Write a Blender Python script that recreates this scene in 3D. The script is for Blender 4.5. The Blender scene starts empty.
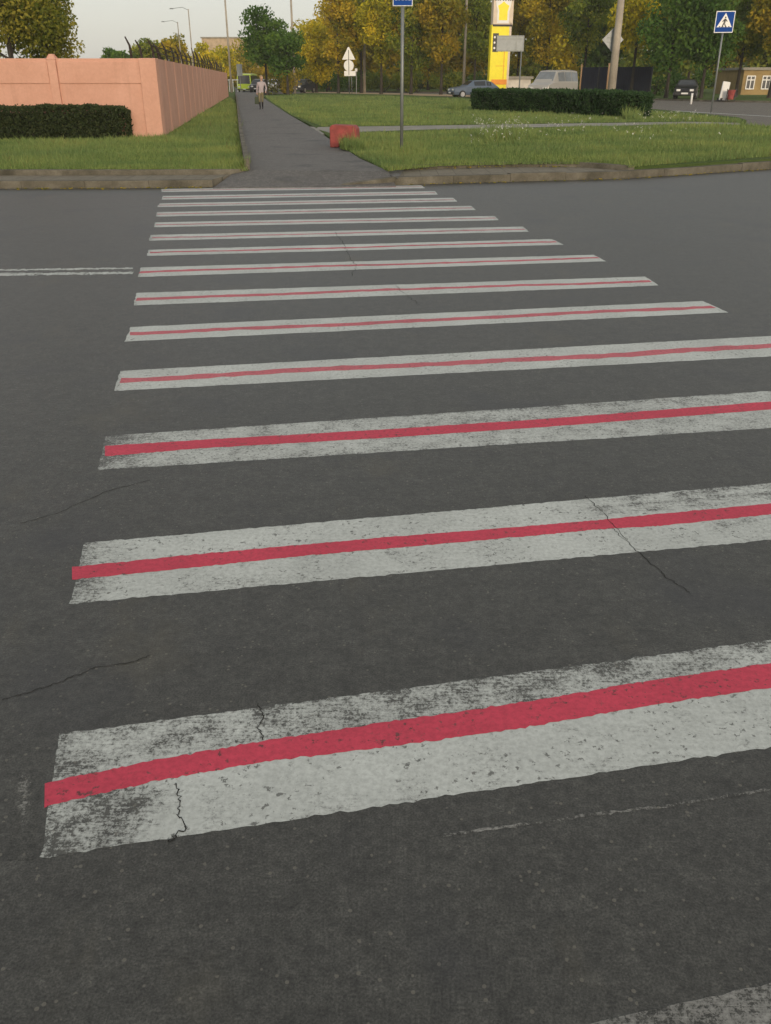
import bpy, bmesh, math, random
import numpy as np
from mathutils import Vector, Matrix
random.seed(7); RNG = np.random.default_rng(11)
S = bpy.context.scene
COL = S.collection
R = math.radians

# ------------------------------------------------------------------ camera
F, YH, CX, CY, H = 850.0, 79.0, 385.5, 512.0, 1.55
PITCH = math.atan((CY - YH) / F)
cd = bpy.data.cameras.new('camera')
cd.sensor_fit = 'VERTICAL'; cd.sensor_height = 24; cd.lens = 24 * F / 1024
cd.clip_start = 0.05; cd.clip_end = 3000
cam = bpy.data.objects.new('camera', cd); COL.objects.link(cam)
cam.location = (0, 0, H); cam.rotation_euler = (math.pi / 2 - PITCH, 0, 0)
S.camera = cam

# ------------------------------------------------------------------ light
SUN_EL, SUN_AZ = R(12), R(165)          # azimuth clockwise from +Y: behind the camera, a little left
w = bpy.data.worlds.new('World'); S.world = w; w.use_nodes = True
nt = w.node_tree; bg = nt.nodes['Background']
sky = nt.nodes.new('ShaderNodeTexSky'); sky.sky_type = 'NISHITA'; sky.sun_disc = False
sky.sun_elevation = SUN_EL; sky.sun_rotation = SUN_AZ
sky.air_density = 1.0; sky.dust_density = 2.0; sky.ozone_density = 1.0
hs_ = nt.nodes.new('ShaderNodeHueSaturation'); hs_.inputs['Saturation'].default_value = 0.55
nt.links.new(sky.outputs[0], hs_.inputs['Color'])
veil = nt.nodes.new('ShaderNodeMix'); veil.data_type = 'RGBA'          # thin even evening cloud over the clear sky
veil.inputs[0].default_value = 0.72; veil.inputs[7].default_value = (2.92, 2.87, 2.68, 1)
nt.links.new(hs_.outputs[0], veil.inputs[6]); nt.links.new(veil.outputs[2], bg.inputs[0]); bg.inputs[1].default_value = 0.12
sl = bpy.data.lights.new('sun', 'SUN'); sl.energy = 0.9; sl.angle = R(14); sl.color = (1.0, 0.80, 0.56)
sun = bpy.data.objects.new('sun', sl); COL.objects.link(sun)
sd = Vector((math.sin(SUN_AZ) * math.cos(SUN_EL), math.cos(SUN_AZ) * math.cos(SUN_EL), math.sin(SUN_EL)))
sun.rotation_euler = sd.to_track_quat('Z', 'Y').to_euler(); sun.location = (0, -10, 30)
vs = S.view_settings
S.display_settings.display_device = 'sRGB'
vs.view_transform = 'Standard'; vs.look = 'None'; vs.exposure = 1.0; vs.gamma = 1.0; vs.use_curve_mapping = False
S.cycles.max_bounces = 5; S.cycles.use_denoising = True

# ------------------------------------------------------------------ helpers
cp, sp = math.cos(PITCH), math.sin(PITCH)
def ray(px, py):
    u, v = (px - CX) / F, (CY - py) / F
    return Vector((u, cp + v * sp, -sp + v * cp))
def P(px, py, z=0.0):                    # the ground point seen at a pixel
    d = ray(px, py); t = (z - H) / d.z
    return Vector((d.x * t, d.y * t, z))
def at(px, py, Y):                       # the point seen at a pixel at forward distance Y
    d = ray(px, py); t = Y / d.y
    return Vector((d.x * t, Y, H + d.z * t))
def pix(p):
    q = Vector(p) - Vector((0, 0, H)); zc = q.y * cp - q.z * sp
    return CX + F * q.x / zc, CY - F * (q.y * sp + q.z * cp) / zc

def link(o, parent=None):
    COL.objects.link(o)
    if parent is not None: o.parent = parent
    return o
def tag(o, label=None, cat=None, group=None, kind=None):
    if label: o['label'] = label
    if cat: o['category'] = cat
    if group: o['group'] = group
    if kind: o['kind'] = kind
    return o
def empty(name, loc, rz=0):
    o = bpy.data.objects.new(name, None); link(o)
    o.location = loc; o.rotation_euler = (0, 0, rz); o.empty_display_size = 0.2
    return o
def from_bm(name, bm, mat, parent=None, smooth=False, bevel=0):
    if bevel:
        bmesh.ops.bevel(bm, geom=[e for e in bm.edges if len(e.link_faces) == 2 and e.calc_face_angle(0) > 0.5], offset=bevel, segments=2, affect='EDGES', profile=0.5)
    me = bpy.data.meshes.new(name); bm.to_mesh(me); bm.free()
    for m in (mat if isinstance(mat, (list, tuple)) else [mat]): me.materials.append(m)
    if smooth: me.polygons.foreach_set('use_smooth', [True] * len(me.polygons))
    return link(bpy.data.objects.new(name, me), parent)
def from_data(name, verts, faces, mat, parent=None, smooth=False):
    me = bpy.data.meshes.new(name); me.from_pydata([tuple(v) for v in verts], [], faces); me.update()
    for m in (mat if isinstance(mat, (list, tuple)) else [mat]): me.materials.append(m)
    if smooth: me.polygons.foreach_set('use_smooth', [True] * len(me.polygons))
    return link(bpy.data.objects.new(name, me), parent)
def from_np(name, V, n, mat, parent=None, tone=None):      # V: (k*n,3): k separate n-gons
    k = len(V) // n
    me = bpy.data.meshes.new(name)
    me.vertices.add(k * n); me.vertices.foreach_set('co', np.ascontiguousarray(V, dtype=np.float32).ravel())
    me.loops.add(k * n); me.loops.foreach_set('vertex_index', np.arange(k * n, dtype=np.int32))
    me.polygons.add(k); me.polygons.foreach_set('loop_start', np.arange(0, k * n, n, dtype=np.int32))
    me.polygons.foreach_set('loop_total', np.full(k, n, dtype=np.int32))
    me.update(calc_edges=True)
    if tone is not None:
        a = me.attributes.new('tone', 'FLOAT', 'POINT'); a.data.foreach_set('value', np.repeat(tone, n).astype(np.float32))
    me.materials.append(mat)
    return link(bpy.data.objects.new(name, me), parent)
def bx(bm, c, s, rz=0, rx=0, ry=0, taper=1.0):
    r = bmesh.ops.create_cube(bm, size=1)
    M = Matrix.Translation(c) @ Matrix.Rotation(rz, 4, 'Z') @ Matrix.Rotation(ry, 4, 'Y') @ Matrix.Rotation(rx, 4, 'X')
    for v in r['verts']:
        k = taper if v.co.z > 0 else 1.0
        v.co = M @ Vector((v.co.x * s[0] * k, v.co.y * s[1] * k, v.co.z * s[2]))
    return r['verts']
def tube(bm, pts, rads, n=8):
    if not isinstance(rads, (list, tuple)): rads = [rads] * len(pts)
    rings = []
    for i, p in enumerate(pts):
        p = Vector(p); a = Vector(pts[max(i - 1, 0)]); b = Vector(pts[min(i + 1, len(pts) - 1)])
        q = (b - a).normalized().to_track_quat('Z', 'Y')
        rings.append([bm.verts.new(p + q @ Vector((rads[i] * math.cos(2 * math.pi * k / n), rads[i] * math.sin(2 * math.pi * k / n), 0))) for k in range(n)])
    for r0, r1 in zip(rings, rings[1:]):
        for k in range(n): bm.faces.new((r0[k], r0[(k + 1) % n], r1[(k + 1) % n], r1[k]))
    bm.faces.new(rings[0][::-1]); bm.faces.new(rings[-1])
def prism(bm, pts, d0, d1, frame):       # 2D outline extruded from d0 to d1; frame maps (a,b,d) to a vector
    A = [bm.verts.new(frame(a, b, d0)) for a, b in pts]; B = [bm.verts.new(frame(a, b, d1)) for a, b in pts]
    bm.faces.new(A[::-1]); bm.faces.new(B); n = len(pts)
    for i in range(n): bm.faces.new((A[i], A[(i + 1) % n], B[(i + 1) % n], B[i]))
def NB(): return bmesh.new()

# ------------------------------------------------------------------ materials
class NT:
    def __init__(s, name):
        s.m = bpy.data.materials.new(name); s.m.use_nodes = True; s.t = s.m.node_tree; s.b = s.t.nodes['Principled BSDF']
    def n(s, typ, **kw):
        o = s.t.nodes.new(typ)
        for k, v in kw.items(): setattr(o, k, v)
        return o
    def l(s, a, b): s.t.links.new(a, b)
    def noise(s, vec, scale, detail=3, rough=0.55):
        o = s.n('ShaderNodeTexNoise'); o.inputs['Scale'].default_value = scale; o.inputs['Detail'].default_value = detail; o.inputs['Roughness'].default_value = rough
        if vec is not None: s.l(vec, o.inputs['Vector'])
        return o.outputs['Fac']
    def ramp(s, fac, stops):
        o = s.n('ShaderNodeValToRGB'); e = o.color_ramp.elements
        while len(e) < len(stops): e.new(0.5)
        for i, (p, c) in enumerate(stops):
            e[i].position = p; e[i].color = (c if isinstance(c, tuple) else (c, c, c)) + (1,)
        s.l(fac, o.inputs[0]); return o.outputs[0]
    def mix(s, fac, a, b, typ='MIX'):
        o = s.n('ShaderNodeMix', data_type='RGBA', blend_type=typ)
        for i, v in ((0, fac), (6, a), (7, b)):
            if isinstance(v, bpy.types.NodeSocket): s.l(v, o.inputs[i])
            elif i == 0: o.inputs[0].default_value = v
            else: o.inputs[i].default_value = v + (1,)
        return o.outputs[2]
    def math(s, op, a, b=0.0, c=None):
        o = s.n('ShaderNodeMath', operation=op)
        for i, v in enumerate((a, b) if c is None else (a, b, c)):
            if isinstance(v, bpy.types.NodeSocket): s.l(v, o.inputs[i])
            else: o.inputs[i].default_value = v
        return o.outputs[0]
    def pos(s): return s.n('ShaderNodeNewGeometry').outputs['Position']
    def obj(s): return s.n('ShaderNodeTexCoord').outputs['Object']
    def attr(s, name):
        return s.n('ShaderNodeAttribute', attribute_name=name).outputs['Fac']
    def mapping(s, vec, scale, rot=(0, 0, 0)):
        o = s.n('ShaderNodeMapping'); o.inputs['Scale'].default_value = scale; o.inputs['Rotation'].default_value = rot
        s.l(vec, o.inputs[0]); return o.outputs[0]
    def bump(s, h, strength, dist):
        o = s.n('ShaderNodeBump'); o.inputs['Strength'].default_value = strength; o.inputs['Distance'].default_value = dist
        s.l(h, o.inputs['Height']); s.l(o.outputs[0], s.b.inputs['Normal'])
    def base(s, c):
        if isinstance(c, tuple): s.b.inputs['Base Color'].default_value = c + (1,)
        else: s.l(c, s.b.inputs['Base Color'])
    def rough(s, r, spec=None):
        if isinstance(r, float): s.b.inputs['Roughness'].default_value = r
        else: s.l(r, s.b.inputs['Roughness'])
        if spec is not None: s.b.inputs['Specular IOR Level'].default_value = spec

def simple(name, c, rough=0.6, metal=0.0, var=0.15, scale=3.0, bump=0.0):
    t = NT(name); o = t.obj(); f = t.noise(o, scale, 5, 0.6)
    k = 1 - var; k2 = 1 + var
    t.base(t.ramp(f, [(0.3, tuple(v * k for v in c)), (0.7, tuple(min(1, v * k2) for v in c))]))
    t.rough(float(rough)); t.b.inputs['Metallic'].default_value = metal
    if bump: t.bump(t.noise(o, scale * 12, 4), bump, 0.01)
    return t.m

def asphalt_colour(t, base=0.05, tint=(1.06, 1.0, 0.90)):
    p = t.pos()
    big = t.noise(p, 0.55, 5, 0.6); mid = t.noise(p, 6, 4, 0.65); fine = t.noise(p, 190, 3, 0.75)
    v = t.n('ShaderNodeTexVoronoi'); v.inputs['Scale'].default_value = 95; t.l(p, v.inputs['Vector'])
    cs = t.n('ShaderNodeSeparateColor'); t.l(v.outputs['Color'], cs.inputs[0])
    B = tuple(base * k for k in tint)
    c = t.ramp(big, [(0.3, tuple(x * 0.86 for x in B)), (0.7, tuple(x * 1.15 for x in B))])
    c = t.mix(0.5, c, t.ramp(mid, [(0.3, tuple(x * 0.72 for x in B)), (0.75, tuple(x * 1.2 for x in B))]))
    c = t.mix(1.0, c, t.ramp(fine, [(0.32, 0.36), (0.5, 1.0), (0.68, 1.75)]), 'MULTIPLY')
    g1 = t.noise(p, 48, 3, 0.75); g2 = t.noise(p, 15, 3, 0.7)
    c = t.mix(1.0, c, t.ramp(g1, [(0.32, 0.66), (0.5, 1.0), (0.68, 1.38)]), 'MULTIPLY')
    c = t.mix(1.0, c, t.ramp(g2, [(0.32, 0.76), (0.5, 1.0), (0.68, 1.28)]), 'MULTIPLY')
    # light aggregate stones in the binder
    st = t.math('MULTIPLY', t.math('GREATER_THAN', cs.outputs[0], 0.975), t.math('LESS_THAN', v.outputs['Distance'], 0.42))
    c = t.mix(t.math('MULTIPLY', st, 0.55), c, (0.16, 0.15, 0.125))
    dk = t.math('GREATER_THAN', t.noise(p, 30, 4, 0.7), 0.655)
    c = t.mix(t.math('MULTIPLY', dk, 0.5), c, (0.014, 0.014, 0.014))
    # oily patches and dusty ones
    oil = t.ramp(t.noise(p, 1.3, 3, 0.5), [(0.56, 0.0), (0.70, 1.0)])
    c = t.mix(t.math('MULTIPLY', oil, 0.5), c, (0.026, 0.027, 0.032))
    dust = t.ramp(t.noise(t.mapping(p, (1.0, 0.6, 1), (0, 0, 0.4)), 1.9, 4, 0.65), [(0.58, 0.0), (0.76, 1.0)])
    c = t.mix(t.math('MULTIPLY', dust, 0.45), c, (0.085, 0.075, 0.05))
    return c, g1, fine

def mat_asphalt(name, base, tint=(1.06, 1.0, 0.90), rough=0.72):
    t = NT(name); c, g1_, fine = asphalt_colour(t, base, tint); t.base(c); t.rough(rough, 0.5)
    t.bump(t.math('ADD', fine, g1_), 0.4, 0.003); return t.m
M_ASPH = mat_asphalt('asphalt', 0.045, (1.0, 1.0, .90), rough=0.5)
M_PATHA = mat_asphalt('path_asphalt', 0.10, (1.05, 1.0, 0.95), 0.8)
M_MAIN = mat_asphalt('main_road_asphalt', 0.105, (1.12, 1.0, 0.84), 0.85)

def mat_paint(name, colour, dirty, streak=0.21, bias=0.0):
    """Road paint that wears through to the asphalt where the 'wear' attribute is high."""
    t = NT(name); c, g1_, fine = asphalt_colour(t, 0.047, (1.0, 1.0, .90))
    p = t.pos(); wear = t.attr('wear')
    n1 = t.noise(p, 75, 4, 0.78); n2 = t.noise(p, 9, 4, 0.7)
    n3 = t.noise(t.mapping(p, (9, 150, 1), (0, 0, -0.105)), 1.0, 4, 0.75)
    n4 = t.noise(p, 260, 2, 0.7)
    ch = t.math('MULTIPLY', t.ramp(t.noise(p, 44, 4, 0.68), [(0.585, 0.0), (0.62, 1.0)]), t.ramp(t.noise(p, 5.5, 3, 0.6), [(0.46, 0.0), (0.54, 1.0)]))
    ch = t.math('MULTIPLY', ch, t.ramp(wear, [(0.10, 0.0), (0.22, 1.0)]))
    n = t.math('ADD', t.math('MULTIPLY', n1, 0.40), t.math('MULTIPLY', n2, 0.30))
    n = t.math('ADD', n, t.math('MULTIPLY', n3, 0.19)); n = t.math('ADD', n, t.math('MULTIPLY', n4, 0.11))
    # n clusters about 0.5; wear 0..1 moves the threshold through it
    th = t.math('SUBTRACT', 0.680 + bias, t.math('MULTIPLY', wear, streak))
    df = t.math('SUBTRACT', n, th)
    m = t.n('ShaderNodeMapRange'); m.inputs['From Min'].default_value = -0.006; m.inputs['From Max'].default_value = 0.022
    t.l(df, m.inputs['Value']); worn = t.math('MAXIMUM', m.outputs[0], t.math('MULTIPLY', ch, 0.85))
    worn = t.math('MULTIPLY', worn, 0.86 if streak < .3 else 1.0)
    g = t.n('ShaderNodeMapRange'); g.inputs['From Min'].default_value = -0.085; g.inputs['From Max'].default_value = 0.02; g.inputs['To Max'].default_value = 0.60
    t.l(df, g.inputs['Value']); thin = g.outputs[0]
    d = t.ramp(t.noise(p, 2.6, 5, 0.65), [(0.35, 1.0), (0.75, 1 - dirty)])
    d2 = t.ramp(t.noise(p, 60, 3, 0.7), [(0.35, 0.80), (0.62, 1.03)])
    pc = t.mix(1.0, t.mix(1.0, colour, d, 'MULTIPLY'), d2, 'MULTIPLY')
    t.base(t.mix(worn, t.mix(thin, pc, c), c)); t.rough(t.ramp(m.outputs[0], [(0.0, 0.75), (1.0, 0.5)]), 0.45)
    t.bump(t.math('SUBTRACT', t.math('MULTIPLY', fine, 0.6), m.outputs[0]), 0.25, 0.0012); return t.m
M_WHITE = mat_paint('white_road_paint', (0.53, 0.56, 0.54), 0.22)
M_OLD = mat_paint('old_worn_paint', (0.29, 0.29, 0.275), 0.3, streak=0.34)
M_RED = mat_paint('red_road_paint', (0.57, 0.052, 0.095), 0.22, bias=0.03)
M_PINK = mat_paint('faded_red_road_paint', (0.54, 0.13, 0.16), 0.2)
M_PINK2 = mat_paint('washed_out_red_road_paint', (0.52, 0.24, 0.26), 0.2)

def mat_lawn():
    t = NT('lawn'); p = t.pos(); a = t.noise(p, 0.35, 5, 0.6); b = t.noise(p, 5, 5, 0.7); f = t.noise(p, 60, 3, 0.7)
    c = t.ramp(a, [(0.3, (0.105, 0.165, 0.052)), (0.55, (0.14, 0.20, 0.065)), (0.75, (0.18, 0.22, 0.08))])
    c = t.mix(0.5, c, t.ramp(b, [(0.3, (0.025, 0.048, 0.011)), (0.7, (0.085, 0.125, 0.032))]))
    c = t.mix(0.6, c, t.ramp(f, [(0.3, 0.45), (0.7, 1.5)]), 'MULTIPLY')
    t.base(c); t.rough(0.9, 0.1); t.bump(t.math('ADD', f, b), 0.9, 0.06); return t.m
M_LAWN = mat_lawn()
def mat_blades():
    t = NT('grass_blades'); tn = t.attr('tone')
    c = t.ramp(tn, [(0.0, (0.11, 0.175, 0.058)), (0.5, (0.215, 0.305, 0.102)), (0.85, (0.29, 0.345, 0.13)), (1.0, (0.19, 0.16, 0.06))])
    c2 = t.ramp(t.noise(t.pos(), 0.5, 4, 0.6), [(0.35, (0.75, 0.80, 0.8)), (0.65, (1.2, 1.08, 0.95))])
    t.base(t.mix(1.0, c, c2, 'MULTIPLY')); t.rough(0.75, 0.25)
    tr = t.n('ShaderNodeBsdfTranslucent'); t.l(t.b.inputs['Base Color'].links[0].from_socket, tr.inputs[0])
    ms = t.n('ShaderNodeMixShader'); ms.inputs[0].default_value = 0.35
    t.l(t.b.outputs[0], ms.inputs[1]); t.l(tr.outputs[0], ms.inputs[2]); t.l(ms.outputs[0], t.t.nodes['Material Output'].inputs[0]); return t.m
M_BLADE = mat_blades()
def mat_leaves(name, cols):
    t = NT(name); tn = t.attr('tone'); n = len(cols) - 1
    t.base(t.ramp(tn, [(i / n, c) for i, c in enumerate(cols)])); t.rough(0.7, 0.25)
    tr = t.n('ShaderNodeBsdfTranslucent'); t.l(t.b.inputs['Base Color'].links[0].from_socket, tr.inputs[0])
    ms = t.n('ShaderNodeMixShader'); ms.inputs[0].default_value = 0.45
    t.l(t.b.outputs[0], ms.inputs[1]); t.l(tr.outputs[0], ms.inputs[2]); t.l(ms.outputs[0], t.t.nodes['Material Output'].inputs[0]); return t.m
L = {
 'green':  mat_leaves('dark_green_leaves', [(0.044, 0.103, 0.017), (0.083, 0.168, 0.027), (0.143, 0.234, 0.035)]),
 'olive':  mat_leaves('olive_leaves', [(0.075, 0.123, 0.017), (0.158, 0.216, 0.027), (0.275, 0.308, 0.037), (0.400, 0.375, 0.046)]),
 'ochre':  mat_leaves('ochre_leaves', [(0.127, 0.144, 0.015), (0.324, 0.283, 0.022), (0.521, 0.394, 0.026), (0.683, 0.477, 0.037)]),
 'yellow': mat_leaves('yellow_leaves', [(0.179, 0.202, 0.016), (0.448, 0.404, 0.022), (0.719, 0.587, 0.030), (0.899, 0.715, 0.045)]),
 'rust':   mat_leaves('rusty_leaves', [(0.118, 0.138, 0.016), (0.247, 0.234, 0.024), (0.397, 0.306, 0.026), (0.497, 0.346, 0.030)]),
 'willow': mat_leaves('yellowing_willow_leaves', [(0.075, 0.112, 0.017), (0.158, 0.184, 0.024), (0.266, 0.253, 0.035), (0.400, 0.337, 0.051)]),
 'hedge':  mat_leaves('hedge_leaves', [(0.022, 0.055, 0.020), (0.041, 0.090, 0.030), (0.070, 0.129, 0.043)]),
 'hedge2': mat_leaves('brown_green_hedge_leaves', [(0.026, 0.042, 0.018), (0.048, 0.071, 0.027), (0.087, 0.103, 0.043)]),
}
M_BARK = simple('bark', (0.036, 0.029, 0.022), 0.9, var=0.35, scale=2.5, bump=0.6)
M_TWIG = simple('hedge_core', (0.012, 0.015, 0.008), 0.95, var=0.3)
def mat_kerb():
    t = NT('kerb_concrete'); p = t.pos(); f = t.noise(p, 2.2, 6, 0.68); g = t.noise(p, 45, 4, 0.7)
    c = t.ramp(f, [(0.3, (0.060, 0.056, 0.042)), (0.52, (0.125, 0.115, 0.090)), (0.75, (0.20, 0.185, 0.150))])
    t.base(t.mix(0.5, c, t.ramp(g, [(0.3, 0.6), (0.7, 1.3)]), 'MULTIPLY')); t.rough(0.9, 0.25); t.bump(g, 0.5, 0.008); return t.m
M_KERB = mat_kerb()
def mat_pavers():
    t = NT('pavement_tiles'); p = t.pos(); b = t.n('ShaderNodeTexBrick'); t.l(p, b.inputs['Vector'])
    b.inputs['Scale'].default_value = 1.0; b.inputs['Brick Width'].default_value = 0.3; b.inputs['Row Height'].default_value = 0.3; b.offset = 0
    b.inputs['Mortar Size'].default_value = 0.006
    b.inputs['Color1'].default_value = (0.19, 0.172, 0.135, 1); b.inputs['Color2'].default_value = (0.17, 0.152, 0.118, 1); b.inputs['Mortar'].default_value = (0.10, 0.095, 0.07, 1)
    t.base(t.mix(0.6, b.outputs[0], t.ramp(t.noise(p, 8, 5, 0.7), [(0.3, 0.6), (0.7, 1.25)]), 'MULTIPLY')); t.rough(0.9, 0.25); t.bump(b.outputs['Fac'], -0.4, 0.01); return t.m
M_PAVER = mat_pavers()
def mat_concrete(name, c):
    t = NT(name); p = t.pos(); f = t.noise(p, 1.2, 6, 0.65); g = t.noise(p, 25, 5, 0.7)
    t.base(t.mix(0.5, t.ramp(f, [(0.3, tuple(x * .72 for x in c)), (0.7, tuple(x * 1.15 for x in c))]), t.ramp(g, [(0.3, .75), (0.7, 1.2)]), 'MULTIPLY'))
    t.rough(0.9, 0.25); t.bump(g, 0.3, 0.01); return t.m
M_CONC = mat_concrete('grey_concrete', (0.30, 0.28, 0.24))
M_CONCW = mat_concrete('weathered_pole_concrete', (0.36, 0.32, 0.26))
M_SIDEP = mat_concrete('side_path_slabs', (0.27, 0.26, 0.23))
M_SUNLIT = mat_concrete('painted_sunlit_asphalt', (0.48, 0.36, 0.24))
M_EARTH = mat_concrete('bare_earth', (0.11, 0.085, 0.055))
def mat_fence():
    t = NT('salmon_painted_concrete'); p = t.pos(); f = t.noise(p, 0.7, 6, 0.7); g = t.noise(p, 14, 5, 0.7)
    s = t.noise(t.mapping(p, (5, 5, 0.35)), 1.0, 5, 0.65)
    c = t.ramp(f, [(0.3, (0.54, 0.295, 0.215)), (0.7, (0.64, 0.365, 0.278))])
    c = t.mix(t.ramp(s, [(0.52, 0.0), (0.8, 0.35)]), c, (0.34, 0.19, 0.13))
    c = t.mix(0.35, c, t.ramp(g, [(0.3, .8), (0.7, 1.12)]), 'MULTIPLY'); t.base(c); t.rough(0.85, 0.2); t.bump(g, 0.25, 0.01); return t.m
M_FENCE = mat_fence()
M_REDP = simple('weathered_red_paint', (0.25, 0.048, 0.042), 0.75, var=0.35, scale=6, bump=0.4)
M_GALV = simple('galvanised_steel', (0.20, 0.215, 0.215), 0.5, 0.4, var=0.2)
M_DGREY = simple('dark_steel', (0.035, 0.035, 0.038), 0.6, 0.2)
M_RUST = simple('rusty_iron', (0.030, 0.020, 0.016), 0.85, var=0.4)
M_SBACK = simple('sign_back_aluminium', (0.23, 0.25, 0.26), 0.5, 0.3, var=0.12)
M_SWHITE = simple('white_sign_face', (0.74, 0.74, 0.72), 0.45, var=0.05)
M_SBLUE = simple('blue_sign_face', (0.012, 0.060, 0.27), 0.8, var=0.08); M_SBLUE.node_tree.nodes['Principled BSDF'].inputs['Specular IOR Level'].default_value = 0.1
M_BLACK = simple('black_plastic', (0.014, 0.014, 0.015), 0.5)
M_WOODP = simple('weathered_wood', (0.30, 0.19, 0.10), 0.85, var=0.25, scale=5)
M_YEL = simple('yellow_panel', (0.84, 0.72, 0.010), 0.4, var=0.06)
M_ORA = simple('orange_panel', (0.75, 0.26, 0.015), 0.45, var=0.12)
M_PALE = simple('cream_panel', (0.62, 0.52, 0.40), 0.5, var=0.08)
M_GLASS = simple('dark_glass', (0.030, 0.036, 0.042), 0.12, var=0.2)
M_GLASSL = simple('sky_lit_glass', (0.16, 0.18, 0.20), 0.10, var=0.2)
M_TYRE = simple('tyre_rubber', (0.018, 0.018, 0.018), 0.9)
M_RIM = simple('wheel_rim', (0.40, 0.40, 0.41), 0.35, 0.6)
M_LAMP = simple('headlamp_lens', (0.70, 0.70, 0.68), 0.15)
M_LAMPR = simple('tail_lamp', (0.35, 0.015, 0.012), 0.25)
M_CRACK = simple('crack_filling', (0.016, 0.015, 0.013), 0.95)
M_WALLW = mat_concrete('whitewashed_wall', (0.62, 0.58, 0.52))
M_OCHREW = mat_concrete('ochre_plaster', (0.34, 0.245, 0.11))
M_TANW = mat_concrete('tan_plaster', (0.50, 0.38, 0.26))
M_NAVY = simple('navy_sheet_metal', (0.010, 0.014, 0.030), 0.9, var=0.25, scale=1.5)
M_FLOWER = simple('white_petals', (0.65, 0.65, 0.60), 0.7)

# ------------------------------------------------------------------ ground, road, lawns
LZ, PZ, KZ = 0.17, 0.16, 0.115
def sheet(name, pts, mat, skirt=0.0, kind='structure', cuts=0):
    bm = NB(); vs_ = [bm.verts.new(p) for p in pts]; f = bm.faces.new(vs_)
    f.normal_update()
    if f.normal.z < 0: f.normal_flip()
    if skirt:
        r = bmesh.ops.extrude_edge_only(bm, edges=list(f.edges))
        for v in [g for g in r['geom'] if isinstance(g, bmesh.types.BMVert)]: v.co.z -= skirt
    bmesh.ops.triangulate(bm, faces=[x for x in bm.faces if len(x.verts) > 4])
    o = from_bm(name, bm, mat); tag(o, kind=kind); return o
sheet('ground', [(-515, -28, -.06), (515, -28, -.06), (515, 688, -.06), (-515, 688, -.06)], M_EARTH)
sheet('road', [(-160, -25, 0), (160, -25, 0), (160, 70, -.0), (-160, 70, -.0)], M_ASPH)

# kerb lines in plan, left and right of the path mouth
KL = [Vector((-70, P(-20, 188.8).y + .3, 0)), P(5, 188.6), P(110, 188.4), P(213, 187.3)]
KR = [P(395, 185.2), P(473, 182.9), P(570, 180.2), P(627, 178.6), P(680, 175.3), P(725, 172.0), P(771, 169.2), P(860, 162.5), P(960, 155)]
KR += [KR[-1] + Vector((22, 9, 0)), KR[-1] + Vector((70, 16, 0))]
def offset(poly, d):
    out = []
    for i, p in enumerate(poly):
        a, b = poly[max(i - 1, 0)], poly[min(i + 1, len(poly) - 1)]
        t = (b - a); t.z = 0; t.normalize(); out.append(Vector((p.x - t.y * d, p.y + t.x * d, p.z)))
    return out
def strip(name, A, B, zt, zb, mat, parent=None, jit=0.0, joint=0.0):
    """A raised strip (kerb stones, tile band) between plan lines A (front) and B (back)."""
    bm = NB()
    def resample(poly, n):
        L_ = [0]
        for a, b in zip(poly, poly[1:]): L_.append(L_[-1] + (b - a).length)
        out = []
        for k in range(n):
            s = L_[-1] * k / (n - 1); i = max(j for j in range(len(L_) - 1) if L_[j] <= s + 1e-6)
            out.append(poly[i].lerp(poly[i + 1], (s - L_[i]) / max(1e-6, L_[i + 1] - L_[i])))
        return out
    ln = sum((b - a).length for a, b in zip(A, A[1:])); n = max(2, int(ln / (joint or 1.0)) + 1)
    A2, B2 = resample(A, n), resample(B, n)
    for i in range(n - 1):
        dz = random.uniform(-jit, jit); g = 0.0025 if joint else 0.0
        a0, a1, b0, b1 = A2[i].lerp(A2[i + 1], g), A2[i].lerp(A2[i + 1], 1 - g), B2[i].lerp(B2[i + 1], g), B2[i].lerp(B2[i + 1], 1 - g)
        sh = Vector((0, random.uniform(-jit, jit), 0))
        c = [bm.verts.new((p + sh) * 1.0 + Vector((0, 0, z + dz))) for z in (zb, zt) for p in (a0, a1, b1, b0)]
        for q in ((3, 2, 1, 0), (4, 5, 6, 7), (0, 1, 5, 4), (1, 2, 6, 5), (2, 3, 7, 6), (3, 0, 4, 7)): bm.faces.new([c[k] for k in q])
    return from_bm(name, bm, mat, parent, bevel=0.010 if joint else 0)
KL2, KL3, KL4 = offset(KL, .16), offset(KL, .92), offset(KL, 1.06)
KL3[-1] = P(232, 174, KZ) * 1.0; KL3[-1].z = 0; KL4[-1] = KL3[-1] + Vector((.25, .14, 0))
tag(strip('kerb', KL, KL2, KZ, -.05, M_KERB, jit=.004, joint=1.0), kind='structure')
tag(strip('pavement', KL2, KL3, KZ - .008, -.05, M_PAVER, joint=0), kind='structure')
tag(strip('kerb', KL3, KL4, LZ + .02, -.05, M_KERB, jit=.004, joint=1.0), kind='structure')
KR2 = offset(KR, .16)
tag(strip('kerb', KR, KR2, KZ + .01, -.05, M_KERB, jit=.010, joint=1.0), kind='structure')
bm = NB(); a0, a1 = P(338, 186.7), KR[0]; b0, b1 = a0 + Vector((.02, .16, 0)), KR2[0]
vv = [bm.verts.new(p) for p in (a0 + Vector((0, 0, -.03)), a1 + Vector((0, 0, -.03)), b1 + Vector((0, 0, -.03)), b0 + Vector((0, 0, -.03)), a0 + Vector((0, 0, .02)), a1 + Vector((0, 0, KZ + .01)), b1 + Vector((0, 0, KZ + .01)), b0 + Vector((0, 0, .035)))]
for q in ((3, 2, 1, 0), (4, 5, 6, 7), (0, 1, 5, 4), (1, 2, 6, 5), (2, 3, 7, 6), (3, 0, 4, 7)): bm.faces.new([vv[k] for k in q])
tag(from_bm('kerb', bm, M_KERB, bevel=.012), kind='structure')
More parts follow.
